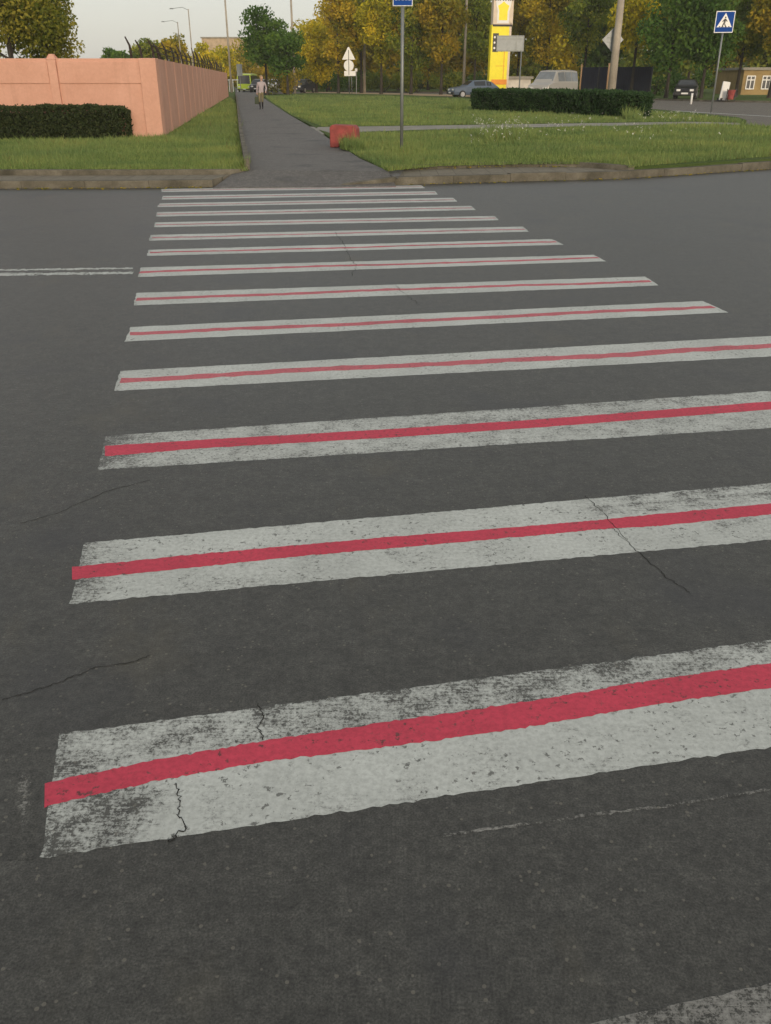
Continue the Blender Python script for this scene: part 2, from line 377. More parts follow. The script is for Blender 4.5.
UR = [P(392, 170.5, KZ), P(440, 167.8, KZ), P(520, 166.2, KZ), P(600, 166.5, KZ), P(628, 170.0, KZ)]
for p in UR: p.z = 0
UR2 = offset(UR, .14)
tag(strip('pavement', KR2[:4], UR[:5][:4], KZ - .01, -.05, M_PAVER), kind='structure')
tag(strip('kerb', UR, UR2, LZ + .01, -.05, M_KERB, jit=.008, joint=1.0), kind='structure')

sheet('pavement', [P(382, 171.5, .118), P(398, 178.5, .118), P(404, 169.5, .118), P(388, 168, .118)], M_PATHA)
# footpath: ramp up from the road, then straight towards the far end
PL = [P(250, 170.0, PZ), P(242.7, 136, PZ), P(238, 103.5, PZ), P(236, 94, PZ), P(234.5, 88, PZ)]
PR = [P(388, 170.8, PZ), P(360, 158.5, PZ), P(314, 129, PZ), P(289, 114.5, PZ), P(269, 101.5, PZ), P(258, 94, PZ), P(250, 88, PZ)]
r0, r1 = P(213, 187.9, .012), P(396, 185.9, .012)
KLc = Vector((KL3[-1].x, KL3[-1].y, KZ)); 
sheet('footpath', [r0, r1] + PR + PL[::-1] + [KLc], M_PATHA, skirt=.12)
tag(strip('path_kerb', [p + Vector((-.09, 0, 0)) for p in PL[:4]], [p for p in PL[:4]], PZ + .02, 0, M_KERB, joint=2.0), kind='structure')
# lawns
def up(ps, z): return [Vector((p.x, p.y, z)) for p in ps]
nL = [Vector((-90, KL4[0].y, 0))] + KL4
lawn_edge_L = up(nL, LZ) + up([p + Vector((-.02, 0, 0)) for p in PL[0:]], LZ)
sheet('lawn', lawn_edge_L + [Vector((-12, 420, LZ)), Vector((-260, 420, LZ))], M_LAWN, skirt=.3)
# main road far right, curving away to the left
MN = [P(311, 94.0, .05), P(400, 96.0, .05), P(463, 99.0, .05), P(560, 104.0, .05), P(648, 111.0, .05), P(700, 116.0, .05), P(738, 120.5, .05), P(746, 123.5, .05), P(744, 126.2, .05)]
MF = [P(250, 91.2, .05), P(330, 92.0, .05), P(480, 93.0, .05), P(600, 98.5, .05), P(700, 101.5, .05), P(771, 102.8, .05), P(860, 104, .05)]
end = MF[-1] + Vector((120, 2, 0)); near_e = [Vector((MF[-1].x + 120, 28, .05)), Vector((P(800, 126, .05).x + 3, P(800, 128, .05).y, .05)), P(771, 127.5, .05)]
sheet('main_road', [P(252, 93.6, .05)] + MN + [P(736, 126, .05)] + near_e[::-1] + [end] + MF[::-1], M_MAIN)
# near right lawn: between kerb, side path, and the junction
SPt = [P(318, 127.0, PZ), P(420, 125.6, PZ), P(560, 123.6, PZ), P(690, 121.8, PZ), P(738, 122.4, PZ)]     # side path, far edge
SPb = [P(330, 133.2, PZ), P(420, 130.0, PZ), P(560, 127.0, PZ), P(690, 124.6, PZ), P(744, 125.6, PZ)]     # side path, near edge
sheet('side_path', [P(300, 126.0, PZ - .004)] + SPt + SPb[::-1] + [P(318, 135, PZ - .004)], M_SIDEP, skirt=.1)
KRl = offset(KR, .15)
sheet('lawn', up([P(388, 169, LZ)] + UR2 + KRl[4:], LZ) + up([Vector((KRl[-1].x, 30, 0)), P(830, 127.5, LZ), P(771, 127.2, LZ)], LZ) + up([p for p in SPb[::-1]], LZ) + up([PR[2] + Vector((.2, -.6, 0)), PR[1]], LZ), M_LAWN, skirt=.3)
sheet('lawn', up(SPt[1:] , LZ) + up([MN[7], MN[6], MN[5], MN[4], MN[3], MN[2], MN[1], MN[0]], LZ) + up([P(262, 95.2, LZ), PR[4], PR[3], PR[2] + Vector((.05, .5, 0)), SPt[0]], LZ), M_LAWN, skirt=.3)
# verge beyond the main road
sheet('verge', up([p + Vector((0, .1, 0)) for p in MF], .12) + up([end, Vector((400, 420, 0)), Vector((-12, 420, 0)), P(240, 90.0, .12)], .12), M_LAWN, skirt=.3)
strip_o = strip('kerb', [p for p in MF[1:]], [p + Vector((0, .5, 0)) for p in MF[1:]],   .12, -.05, M_KERB); tag(strip_o, kind='structure')
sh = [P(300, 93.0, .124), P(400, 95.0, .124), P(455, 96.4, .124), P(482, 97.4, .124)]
sheet('painted_sunlit_strip', sh + [p + Vector((0, 12, 0)) for p in sh[::-1]], M_SUNLIT)  # sunlit stretch of far asphalt, its warm light painted as a tan strip
# white edge line of the main road
EL = [P(560, 105.2, .056), P(648, 109.2, .056), P(711, 113.0, .056), P(771, 116.4, .056), P(860, 121.5, .056)]
def ribbon(name, pts, wd, mat, z=None, parent=None, jit=0.0, wear=None, sub=1):
    pts = [p.copy() for p in pts]
    fine = []
    for a, b in zip(pts, pts[1:]):
        for k in range(sub): fine.append(a.lerp(b, k / sub))
    fine.append(pts[-1])
    if jit:
        for p in fine[1:-1]: p.x += random.uniform(-jit, jit); p.y += random.uniform(-jit, jit)
    V = []; Fc = []
    n = len(fine)
    for i, p in enumerate(fine):
        a, b = fine[max(i - 1, 0)], fine[min(i + 1, n - 1)]; t = (b - a).normalized()
        ww = wd * (random.uniform(.45, 1.2) if jit else 1.0) / 2
        zz = p.z if z is None else z
        V += [(p.x - t.y * ww, p.y + t.x * ww, zz), (p.x + t.y * ww, p.y - t.x * ww, zz)]
    for i in range(n - 1): Fc.append((2 * i, 2 * i + 1, 2 * i + 3, 2 * i + 2))
    o = from_data(name, V, Fc, mat, parent)
    a = o.data.attributes.new('wear', 'FLOAT', 'POINT'); a.data.foreach_set('value', [0.3 if wear is None else wear] * len(V)); return o
o = ribbon('edge_line', EL, .28, M_WHITE, wear=.3, sub=6); tag(o, 'long white edge line along the main road at the right', 'road marking')

# ------------------------------------------------------------------ zebra crossing
# pixel corners (TL, BL, TR, BR); the four nearest run out of the frame
ST = [
 ((60, 734), (40, 858), (771, 640), (771, 747)),
 ((84, 543), (70, 604), (771, 483), (771, 540)),
 ((106, 436), (98, 470), (771, 391), (771, 428)),
 ((120, 371), (114, 391), (771, 336), (771, 356.5)),
 ((131, 327), (125, 341.5), (703, 301), (728, 312.5)),
 ((136, 293), (134, 305.5), (645, 276.6), (659, 285.5)),
 ((141, 267.5), (138, 277), (594, 254.8), (606, 261.3)),
 ((148.5, 249.8), (147, 256), (551.7, 239), (563.8, 244.7)),
 ((150.6, 235), (149, 240.7), (523, 226.6), (529, 231.7)),
 ((155, 222.4), (154, 227.2), (494.5, 216), (499, 220.2)),
 ((157, 212.2), (156, 216.6), (471, 205.8), (476, 210)),
 ((160, 203.4), (157, 207), (453, 197.8), (457.5, 201.6)),
 ((163, 196), (161.5, 199.6), (435, 191.2), (438, 194.6)),
 ((161.5, 189), (161.5, 192), (421.4, 185.4), (425, 188.2)),
]
RA, RB = P(728, 312.5), P(425, 187.6)        # the crossing's right side in plan
def meet(a, b):                                # extend a-b to the crossing's right side
    d1, d2 = b - a, RB - RA; den = d1.x * d2.y - d1.y * d2.x
    t = ((RA.x - a.x) * d2.y - (RA.y - a.y) * d2.x) / den; return a + d1 * t
def grid(name, tl, bl, tr, br, nu, nv, z, mat, wear, parent=None, edge_jit=0.006, wob=None):
    """A painted patch; u runs left to right, v from far edge (0) to near edge (1); wear(u, v, point) -> 0..1."""
    V = []; W = []
    for i in range(nu + 1):
        u = i / nu; a, b = tl.lerp(tr, u), bl.lerp(br, u)
        ja, jb = (random.gauss(0, edge_jit) for _ in range(2))
        wo = wob(u) if wob else 0.0
        for j in range(nv + 1):
            v = j / nv; p = a.lerp(b, v); p.y += ja * (1 - v) + jb * v + wo
            if i in (0, nu): p.x += random.gauss(0, edge_jit)
            V.append((p.x, p.y, z)); W.append(min(1.0, max(0.0, wear(u, v, p))))
    Fc = [(i * (nv + 1) + j, i * (nv + 1) + j + 1, (i + 1) * (nv + 1) + j + 1, (i + 1) * (nv + 1) + j) for i in range(nu) for j in range(nv)]
    o = from_data(name, V, Fc, mat, parent)
    a = o.data.attributes.new('wear', 'FLOAT', 'POINT'); a.data.foreach_set('value', W); return o
def bumpf(x, c, s): return math.exp(-((x - c) / s) ** 2)
def edge(u, v, ln):
    d = min(u * ln, (1 - u) * ln) ; e = min(v, 1 - v) * .41
    return 0.30 * math.exp(-(d / .05)) + 0.10 * math.exp(-(e / .012))
def wear1(u, v, p):
    x, y = pix(p); r = edge(u, v, 2.2) + .30
    if v < .33: r += .24 + .24 * bumpf(x, 470, 190) + .14 * bumpf(x, 240, 120) + .12 * (x > 600)
    else: r += .18 * bumpf(x, 110, 70) * (v > .5) + .20 * bumpf(x, 70, 45) + .42 * bumpf(x, 128, 42) * bumpf(v, .70, .13)
    return r + .05 * bumpf(x, 430, 60) * (v > .5)
def wear2(u, v, p):
    x, y = pix(p); r = edge(u, v, 3) + .27 + .28 * bumpf(x, 84, 22)
    if v < .35: r += .50 * (1 / (1 + math.exp(-(x - 590) / 14))) * (.75 + .25 * math.sin(v * 40)) + .04
    else: r += .12 * bumpf(x, 250, 90) + .05 + .45 * bumpf(x, 738, 22) * bumpf(v, .66, .10) + .3 * bumpf(x, 440, 60) * bumpf(v, .7, .1)
    return r
def wear3(u, v, p):
    x, y = pix(p); r = edge(u, v, 3) + .52 + .16 * bumpf(x, 112, 30)
    return r + (.12 * bumpf(x, 560, 160) + .06 if v < .4 else .05)
def wearn(k):
    b = [.24, .16, .18, .14, .16, .18, .16, .24, .20, .22, .24][k - 3]
    def f(u, v, p): return edge(u, v, 4) * .9 + b + .10 * math.exp(-u * 40) + .14 * math.sin(u * 11 + k * 1.7) * math.sin(u * 4.1 + k) + .05 * math.sin(u * 37 + k)
    return f
SL = [
 'nearest full white zebra stripe with broad red band, scuffed grey along its far edge',
 'second full zebra stripe from the camera, ragged left end, scuffed top right, red band',
 'third full zebra stripe from the camera, speckled with dark wear, red band',
 'fourth full zebra stripe from the camera, clean edges, red band',
 'fifth full zebra stripe from the camera, the nearest with its right end in view',
 'sixth full zebra stripe from the camera, with thin red line beginning to fade',
 'seventh full zebra stripe from the camera, level with the worn lane line at left',
 'eighth full zebra stripe from the camera, just beyond the lane line, faded pink line',
 'ninth full zebra stripe from the camera, pale with faint pink centre line',
 'tenth full zebra stripe from the camera, fifth before the kerb, very faint pink line',
 'fourth zebra stripe before the far kerb, slightly pinkish grey',
 'third zebra stripe before the far kerb, thin in perspective with greyish paint',
 'second to last zebra stripe before the far kerb, dull pinkish white',
 'farthest zebra stripe, right against the footpath ramp at the far kerb',
]
REDPX = {0: [(45, 783.5, 807), (155, 760, 781), (270, 740, 761.5), (400, 720.5, 745.5), (530, 701, 727), (651, 680.5, 705), (771, 663.5, 688)],
         1: [(72, 567, 580), (200, 554, 567), (300, 545, 556.5), (385, 537.5, 549), (520, 527, 537), (600, 520, 529.5), (660, 514, 526), (771, 503.5, 514.5)],
         2: [(105, 446, 456.5), (200, 440, 448.5), (385, 429.5, 438), (560, 418, 426), (771, 401.5, 409.5)]}
for k, (tl, bl, tr, br) in enumerate(ST):
    TLp, BLp, TRp, BRp = P(*tl), P(*bl), P(*tr), P(*br)
    if k < 4: TRp, BRp = meet(TLp, TRp), meet(BLp, BRp)
    c = (TLp + BLp + TRp + BRp) / 4
    wf = (wear1, wear2, wear3)[k] if k < 3 else wearn(k)
    nu = [220, 200, 150, 100][k] if k < 4 else 70
    st = grid('zebra_stripe', TLp, BLp, TRp, BRp, nu, 16 if k < 3 else 8, .0005, M_WHITE, wf, edge_jit=.0022 if k < 4 else .003)
    tag(st, SL[k], 'road marking', 'zebra crossing stripes')
    if k in REDPX:
        A = [P(x, a) for x, a, b in REDPX[k]]; B = [P(x, b) for x, a, b in REDPX[k]]
        A.append(meet(A[-2], A[-1])); B.append(meet(B[-2], B[-1]))
        V = []; Fc = []; n = 0
        for i in range(len(A) - 1):
            m = 60 if i == len(A) - 2 else 26
            for q in range(m + (i == len(A) - 2)):
                s = q / m; ja = random.gauss(0, .0020); jb = random.gauss(0, .0020)
                a, b = A[i].lerp(A[i + 1], s), B[i].lerp(B[i + 1], s)
                V += [(a.x, a.y + ja,   .0010), (b.x, b.y + jb,   .0010)]; n += 1
        Fc = [(2 * i, 2 * i + 1, 2 * i + 3, 2 * i + 2) for i in range(n - 1)]
        rl = from_data('red_line', V, Fc, M_RED, st)
        a = rl.data.attributes.new('wear', 'FLOAT', 'POINT'); a.data.foreach_set('value', [.30 + .12 * math.sin(i * .11) * math.sin(i * .037) for i in range(len(V))])
    elif k < 14:
        v0, v1 = ((.40, .62) if k < 5 else (.40, .60))
        rl = grid('red_line', TLp.lerp(BLp, v0).lerp(TRp.lerp(BRp, v0), .003), TLp.lerp(BLp, v1).lerp(TRp.lerp(BRp, v1), .003), TLp.lerp(BLp, v0).lerp(TRp.lerp(BRp, v0), .996), TLp.lerp(BLp, v1).lerp(TRp.lerp(BRp, v1), .996), 60, 1,   .0010,
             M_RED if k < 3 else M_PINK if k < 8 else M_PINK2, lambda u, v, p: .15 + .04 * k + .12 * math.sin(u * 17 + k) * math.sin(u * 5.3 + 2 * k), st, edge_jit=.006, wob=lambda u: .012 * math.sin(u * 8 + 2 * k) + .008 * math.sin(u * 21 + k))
# the badly worn stripe at the very bottom right
a, b = P(545, 1034), P(771, 983); d = (b - a).normalized(); n_ = Vector((d.y, -d.x, 0))
tl_, tr_ = a - d * .05, a + d * 3.2
st = grid('zebra_stripe', tl_, tl_ + n_ * .4, tr_, tr_ + n_ * .4, 120, 10, .0005, M_OLD, lambda u, v, p: .50 + .05 * math.sin(u * 30), edge_jit=.0015)
tag(st, 'almost worn away zebra stripe at the bottom right corner, grey aggregate showing', 'road marking', 'zebra crossing stripes')
# old worn fragments
st = grid('paint_remnant', P(14, 770), P(8, 860), P(40, 770), P(34, 860), 8, 30, .0005, M_OLD, lambda u, v, p: .62 + .75 * abs(u - .5) + .5 * abs(v - .4) - .15 * math.exp(-((v - .15) / .15) ** 2) - .10, edge_jit=.0008)
tag(st, 'rubbed out scrap of old white paint left of the nearest zebra stripe', 'road marking')
o = ribbon('scratch_line', [P(440, 836), P(560, 819), P(680, 804), P(771, 789)], .010, M_OLD, z=.0005, wear=.56, jit=.002, sub=30)
tag(o, 'thin pale scratch line on the asphalt just below the nearest zebra stripe', 'road marking')
# double lane line on the left
ll = empty('lane_line', P(70, 272)); tag(ll, 'worn double white lane line on the asphalt at left of the crossing', 'road marking')
for ya, yb, wd in ((270.0, 268.2, .08), (274.3, 272.9, .12)):
    o = ribbon('line', [P(-260, ya + 1.5) - ll.location, P(5, ya) - ll.location, P(133, yb) - ll.location], wd, M_WHITE, z=.0005, parent=ll, wear=.46, jit=.012, sub=60)

# cracks in the asphalt
CR = [
 [(2, 700), (30, 692), (60, 682), (95, 668), (130, 662), (150, 655)], [(258, 703), (262, 715), (259, 728), (263, 740)],
 [(176, 783), (181, 800), (178, 815), (186, 826), (176, 836), (168, 842)], [(612, 528), (630, 545), (650, 562), (668, 578), (690, 592)],
 [(585, 495), (600, 510), (628, 540)], [(335, 232), (345, 246), (350, 258), (356, 266), (352, 276)],
 [(20, 523), (60, 512), (110, 490), (150, 480)], [(395, 285), (408, 296), (420, 305)],
]
for c in CR:
    y = sum(q[1] for q in c) / len(c)
    o = ribbon('crack', [P(*q, .0015) for q in c], .0032 if y > 450 else .0055, M_CRACK, z=.0015, jit=.006 if y > 450 else .015, sub=9); tag(o, kind='structure')

# ------------------------------------------------------------------ concrete fence at left
fc = P(161.5, 136.5, LZ); far = P(228, 96.5, LZ)
HF = at(155, 57.5, fc.y).z - LZ
fr = empty('concrete_fence', fc)
tag(fr, 'salmon painted concrete panel fence beside the footpath, dark iron spikes on top', 'fence')
def fence_run(d, n, step, first_post=True, ledge=True, slope=0.0):
    ang = math.atan2(d.y, d.x); nrm = Vector((d.y, -d.x, 0))
    if nrm.y > 0.3: nrm = -nrm
    for i in range(n):
        a = d * (i * step); z0 = slope * i
        bm = NB(); c = a + d * (step / 2) + Vector((0, 0, HF / 2 - .03))
        bx(bm, c, (step - .2, .10, HF + .02), ang)
        pr = nrm * .062                                  # raised upper band and base course
        if ledge: bx(bm, c + pr + Vector((0, 0, HF * .33)), (step - .26, .03 if ledge else .012, HF * .27), ang)
        if ledge: bx(bm, c + pr * 1.05 - Vector((0, 0, HF * .46)), (step - .26, .05, HF * .1), ang)
        from_bm('panel', bm, M_FENCE, fr, bevel=.012 if ledge else .003)
        bm = NB(); q = d * ((i + 1) * step)
        bx(bm, q + Vector((0, 0, HF / 2 - .05 + z0)), (.22, .24 if ledge else .106, HF + .04), ang)
        if ledge: bx(bm, q + Vector((0, 0, HF + .02 + z0)), (.22, .24, .10), ang, taper=.45)
        from_bm('post', bm, M_FENCE, fr, bevel=.012 if ledge else .003)
bm = NB(); bx(bm, Vector((-.14, 0.06, HF / 2 - .03)), (.44, .34, HF + .03))
from_bm('corner_post', bm, M_FENCE, fr, bevel=.015)
fence_run(Vector((-1, .0, 0)), 8, 2.62)
dv = (far - fc); dn = dv.normalized(); nP = int(dv.length / 2.7)
fence_run(dn, nP, dv.length / nP, ledge=False)
# iron spikes along the top
xs = [0.35, 1.6] + [2.2 + i * 2.05 for i in range(24)]
for i, s in enumerate([-.55, -.28] + xs):
    b = (Vector((s, 0, HF)) if s < 0 else dn * s + Vector((0, 0, HF)))
    if s > dv.length - 1: break
    hh = random.uniform(.28, .46) * (1.0 if i < 8 else 1.5)
    ln = Vector((random.uniform(-.12, .02), random.uniform(-.1, .1), hh))
    bm = NB(); tube(bm, [b - Vector((0, 0, .08)), b + ln * .6, b + ln + Vector((-.08, 0, .02))], [.034, .03, .018], 5)
    from_bm('spike', bm, M_RUST, fr)
for hz in (.14, .28):
    bm = NB(); tube(bm, [dn * .2 + Vector((0, 0, HF + hz)), dn * (dv.length * .5) + Vector((0, 0, HF + hz - .04)), dn * dv.length + Vector((0, 0, HF + hz))], .012, 4)
    from_bm('wire', bm, M_RUST, fr)

# thin evening air over the whole place
bm = NB(); bx(bm, Vector((0, 330, 24)), (1040, 720, 50.12))
mh = bpy.data.materials.new('thin_air'); mh.use_nodes = True; mh.node_tree.nodes.remove(mh.node_tree.nodes['Principled BSDF'])
pv = mh.node_tree.nodes.new('ShaderNodeVolumePrincipled'); pv.inputs['Color'].default_value = (0.95, 0.95, 0.92, 1); pv.inputs['Density'].default_value = 0.00038
mh.node_tree.links.new(pv.outputs[0], mh.node_tree.nodes['Material Output'].inputs['Volume'])
tag(from_bm('haze', bm, mh), kind='stuff')

# ------------------------------------------------------------------ hedges
def hedge(name, A, B, thick, h, mat, label, n, leaf=.07, rough=.06, ends=.35, wav=1.0):
    """Clipped hedge: leaves all over an uneven rounded box from A to B (front base line)."""
    d = (B - A); ln = d.length; t = d.normalized(); nr = Vector((-t.y, t.x, 0))
    if nr.y < 0: nr = -nr
    rng = RNG; area = [ln * h, ln * thick, ln * h * .3, thick * h, thick * h]
    N = n; face = rng.choice(5, N, p=np.array(area) / sum(area))
    s = rng.random(N) * ln; q = rng.random(N) * thick; z = rng.random(N) ** .9 * h
    s = np.where(face == 3, 0, np.where(face == 4, ln, s)); q = np.where(face == 0, 0, np.where(face == 2, thick, q)); z = np.where(face == 1, h, z)
    # rounded ends and shoulders
    ex = np.minimum(s, ln - s); k = np.clip(1 - ex / ends, 0, 1) ** 2
    q = q + (thick / 2 - q) * k * .55
    z = z - (z > h * .9) * k * .12 * h
    lump = wav * .05 * (np.sin(s * 2.1 + 1) + .8 * np.sin(s * 5.3) + .6 * np.sin(s * 11 + z * 5))
    z = z + (face == 1) * lump; q = q + (face == 0) * (lump * .8 + .05 * np.sin(z * 7 + s * 3)) 
    base = np.array(A); T = np.array(t); Nn = np.array(nr)
    C = base + s[:, None] * T + q[:, None] * Nn + z[:, None] * np.array([0, 0, 1.0]) + rng.normal(0, rough, (N, 3)) * np.array([1, 1, .9])
    C[:, 2] = np.maximum(C[:, 2], A.z + .01)
    V, tone = leaves(C, leaf, rng); tone = np.clip(tone * .75 + .25 * rng.random(N) , 0, 1)
    root = empty(name, A); tag(root, label, 'hedge')
    V = V - np.array(A)
    from_np('foliage', V, 4, mat, root, tone)
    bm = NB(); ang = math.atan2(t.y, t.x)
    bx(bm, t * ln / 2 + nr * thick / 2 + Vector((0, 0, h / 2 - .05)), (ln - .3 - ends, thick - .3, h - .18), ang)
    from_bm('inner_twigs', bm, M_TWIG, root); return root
def leaves(C, size, rng, flat=0.0):
    N = len(C); a = rng.normal(size=(N, 3)); a /= np.linalg.norm(a, axis=1)[:, None]
    b = rng.normal(size=(N, 3)); b -= (b * a).sum(1)[:, None] * a; b /= np.linalg.norm(b, axis=1)[:, None]
    s = size * (.6 + .8 * rng.random(N))[:, None]; a = a * s; b = b * s * .62
    V = np.stack([C - a, C + b * .9 - a * .1, C + a, C - b * .9 + a * .1], 1).reshape(-1, 3)
    return V, rng.random(N)
hA, hB = P(-60, 139.5, LZ), P(128, 138.5, LZ)
hedge('hedge', hA, hB, .75, at(60, 106.5, hA.y).z - LZ - .04, L['hedge2'], 'low dark clipped hedge in front of the salmon fence at left', 20000, .036, .026, ends=.22, wav=.3)
h2A, h2B = P(466, 109.5, LZ), P(632, 118.0, LZ)
hedge('hedge', h2A, h2B, 1.3, .87, L['hedge'], 'long dense green clipped hedge on the right lawn, parked van behind it', 30000, .05, .04, ends=.9, wav=.6)

# ------------------------------------------------------------------ trees
def tree(x, Y, crown, mat, label, group=None, zb=.1, trunk_r=.16, n=3600, leaf=.24, blobs=26, name='tree', lean=0, tip=0.0):
    """crown = (width, z_bottom, z_top, depth).  x in pixels at the horizon for distance Y."""
    wd, z0, z1, dp = crown; X = at(x, YH, Y).x
    root = empty(name, (X, Y, zb)); tag(root, label, 'tree', group)
    rng = np.random.default_rng(int(x * 13 + Y * 7)); zc, hz = (z0 + z1) / 2, (z1 - z0) / 2
    bl = []
    while len(bl) < blobs:
        p = rng.uniform(-1, 1, 3)
        if np.linalg.norm(p) < 1:
            w_ = 1 - tip * max(0, p[2])
            bl.append((p * np.array([wd / 2 * w_, dp / 2 * w_, hz]) * .82 + np.array([lean * (p[2] + 1), 0, zc]), rng.uniform(.16, .30) * min(wd, 2 * hz)))
    C = []; T = []
    for c, r in bl:
        m = max(8, int(n / blobs * (r / (.23 * min(wd, 2 * hz))) ** 2)); q = rng.normal(size=(m, 3)); q /= np.linalg.norm(q, axis=1)[:, None]
        q *= (r * (rng.random(m) ** .45))[:, None] * np.array([1.1, 1.1, .85]); C.append(c + q)
        T.append(np.clip(rng.uniform(.1, .85) + rng.normal(0, .16, m), 0, 1))
    C = np.concatenate(C); T = np.concatenate(T)
    k = C[:, 2] > .25; C, T = C[k], T[k]
    V, _ = leaves(C, leaf, rng); from_np('crown', V, 4, mat, root, T)
    bm = NB(); th = z0 + hz * 1.1
    tube(bm, [(0, 0, -.15), (.03, 0, .35), (lean * .3 + .05, 0, th * .55), (lean, .05, th)], [trunk_r * 1.35, trunk_r, trunk_r * .75, trunk_r * .3], 7)
    for c, r in bl[:9]:
        s = Vector((lean * .4, 0, max(.6 * z0 + .3, min(th * .9, c[2] - .9))))
        c = Vector(c); tube(bm, [s, s.lerp(c, .55) + Vector((0, 0, -.12)), c], [trunk_r * .42, trunk_r * .26, .02], 5)
    from_bm('trunk', bm, M_BARK, root); return root
G1 = 'autumn trees along the far roadside'; G2 = 'taller trees standing behind the roadside trees'
FT = [  # front row (x, Y, crown, leaves, label)
 (316, 112, (4.6, .9, 8.2, 4), 'yellow', 'small yellow tree at the left end of the roadside trees, by the dark blue car'),
 (338, 104, (5.0, 1.2, 11.5, 5), 'ochre', 'ochre tree just behind the white triangular road sign'),
 (361, 108, (4.0, 1.6, 13, 4), 'olive', 'olive tree behind the bare pale pole right of the triangular sign'),
 (381, 101, (4.4, 2.0, 13, 4), 'yellow', 'brightest yellow tree, left of the tall crossing sign pole'),
 (411, 99, (5.2, 1.5, 12, 5), 'olive', 'olive green tree behind the tall crossing sign pole'),
 (441, 97, (4.6, 1.4, 12, 4.5), 'rust', 'rusty brown tree left of the thin pole beside the pylon'),
 (474, 104, (4.6, 1.5, 13, 4.5), 'olive', 'olive tree behind the thin pole left of the yellow pylon'),
 (517, 108, (4.6, 1.6, 13, 4.5), 'rust', 'rusty olive tree just right of the yellow pylon'),
 (546, 102, (5.0, 1.8, 13, 5), 'ochre', 'ochre tree above the silver van'),
 (583, 96, (5.0, 2.6, 13, 5), 'olive', 'olive tree above the navy metal fence, left of the leaning concrete pole'),
 (632, 88, (5.0, 2.8, 10.5, 4.5), 'yellow', 'yellow green tree just right of the leaning concrete pole'),
 (668, 80, (5.4, 1.4, 9, 5), 'green', 'dark green tree above the right end of the long hedge'),
 (703, 79, (5.0, 1.3, 10, 4.5), 'green', 'dark green tree behind the blue crossing sign'),
 (738, 84, (4.4, 2.4, 10, 4.5), 'olive', 'olive tree standing left of the ochre building'),
 (772, 80, (4.6, 2.8, 11, 4.5), 'rust', 'rusty tree at the right edge, in front of the ochre building'),
]
for x, Y, c, m, lb in FT: tree(x, Y, c, L[m], lb, G1, n=7000, leaf=.155, trunk_r=.17)
BT = [(330, 134, 'ochre', 'gap left of the ochre tree by the triangular sign'), (364, 138, 'rust', 'gap beside the bare pale pole'), (398, 132, 'ochre', 'gap left of the tall crossing sign pole'), (428, 136, 'ochre', 'gap right of the tall crossing sign pole'), (460, 132, 'rust', 'gap beside the thin pole'), (500, 136, 'olive', 'yellow pylon'),
      (532, 132, 'olive', 'gap left of the silver van'), (568, 128, 'yellow', 'right end of the silver van'), (604, 124, 'green', 'leaning concrete pole'), (645, 116, 'olive', 'navy metal fence'), (688, 112, 'olive', 'gap between the two dark green trees'), (726, 112, 'rust', 'white board near the crossing sign'), (765, 114, 'olive', 'ochre building')]
for i, (x, Y, m, lb) in enumerate(BT):
    z1 = 15 if x > 345 else 9.5
    tree(x, Y, (8.5, .6, z1, 6), L[m], 'tall back-row %s tree behind the %s' % ({'ochre': 'ochre', 'rust': 'rust brown', 'olive': 'olive', 'yellow': 'yellow', 'green': 'dark green'}[m], lb), G2, n=7000, leaf=.28, blobs=34, trunk_r=.22)
# the dense wood far behind, one mass
def wood(x0, x1, Y, h, n, m, label):
    xa, xb = at(x0, YH, Y).x, at(x1, YH, Y).x; rng = RNG
    C = np.stack([rng.uniform(xa, xb, n), rng.uniform(Y, Y + 10, n), rng.random(n) ** .8 * h], 1)
    C[:, 2] *= .8 + .2 * np.sin(C[:, 0] * .55) + .1 * np.sin(C[:, 0] * 1.7); V, tn = leaves(C, .55, rng)
    tn = np.clip(.5 + .3 * np.sin(C[:, 0] * .9) * np.sin(C[:, 2] * 1.3) + rng.normal(0, .18, n), 0, 1)
    tag(from_np('woods', V, 4, L[m], None, tn), label, kind='stuff')
wood(300, 900, 152, 7.5, 16000, 'olive', 'dark mass of the wood far behind the roadside trees')
wood(236, 300, 172, 4.6, 3200, 'ochre', 'far ochre wood behind the end of the footpath')
wood(150, 236, 182, 4.6, 3000, 'ochre', 'far ochre wood behind the spiked fence')
# understorey shrubs closing the view between the trunks
def shrub(px, Y, wd, h, m, label, n=1500, leaf=.15, zb=.12, group=None, cat='shrub'):
    X = at(px, YH, Y).x; rng = np.random.default_rng(int(px * 3 + Y)); root = empty('shrub', (X, Y, zb)); tag(root, label, cat, group)
    C = []; T = []
    for _ in range(12):
        c = np.array([rng.uniform(-.38, .38) * wd, rng.uniform(-.3, .3) * wd * .6, rng.uniform(.2, .7) * h]); r = .3 * min(wd * .6, h)
        k = n // 12; q = rng.normal(size=(k, 3)); q /= np.linalg.norm(q, axis=1)[:, None]; q *= (r * 1.1 * rng.random(k) ** .4)[:, None]
        C.append(c + q); T.append(np.clip(rng.uniform(.1, .8) + rng.normal(0, .15, k), 0, 1))
    C = np.concatenate(C); C[:, 2] = np.abs(C[:, 2]); V, _ = leaves(C, leaf, rng)
    from_np('foliage', V, 4, L[m], root, np.concatenate(T))
    bm = NB()
    for k in range(5): tube(bm, [(0, 0, -.1), (rng.uniform(-.3, .3) * wd, rng.uniform(-.15, .15) * wd, h * .6)], [.05, .015], 5)
    from_bm('stems', bm, M_BARK, root); return root
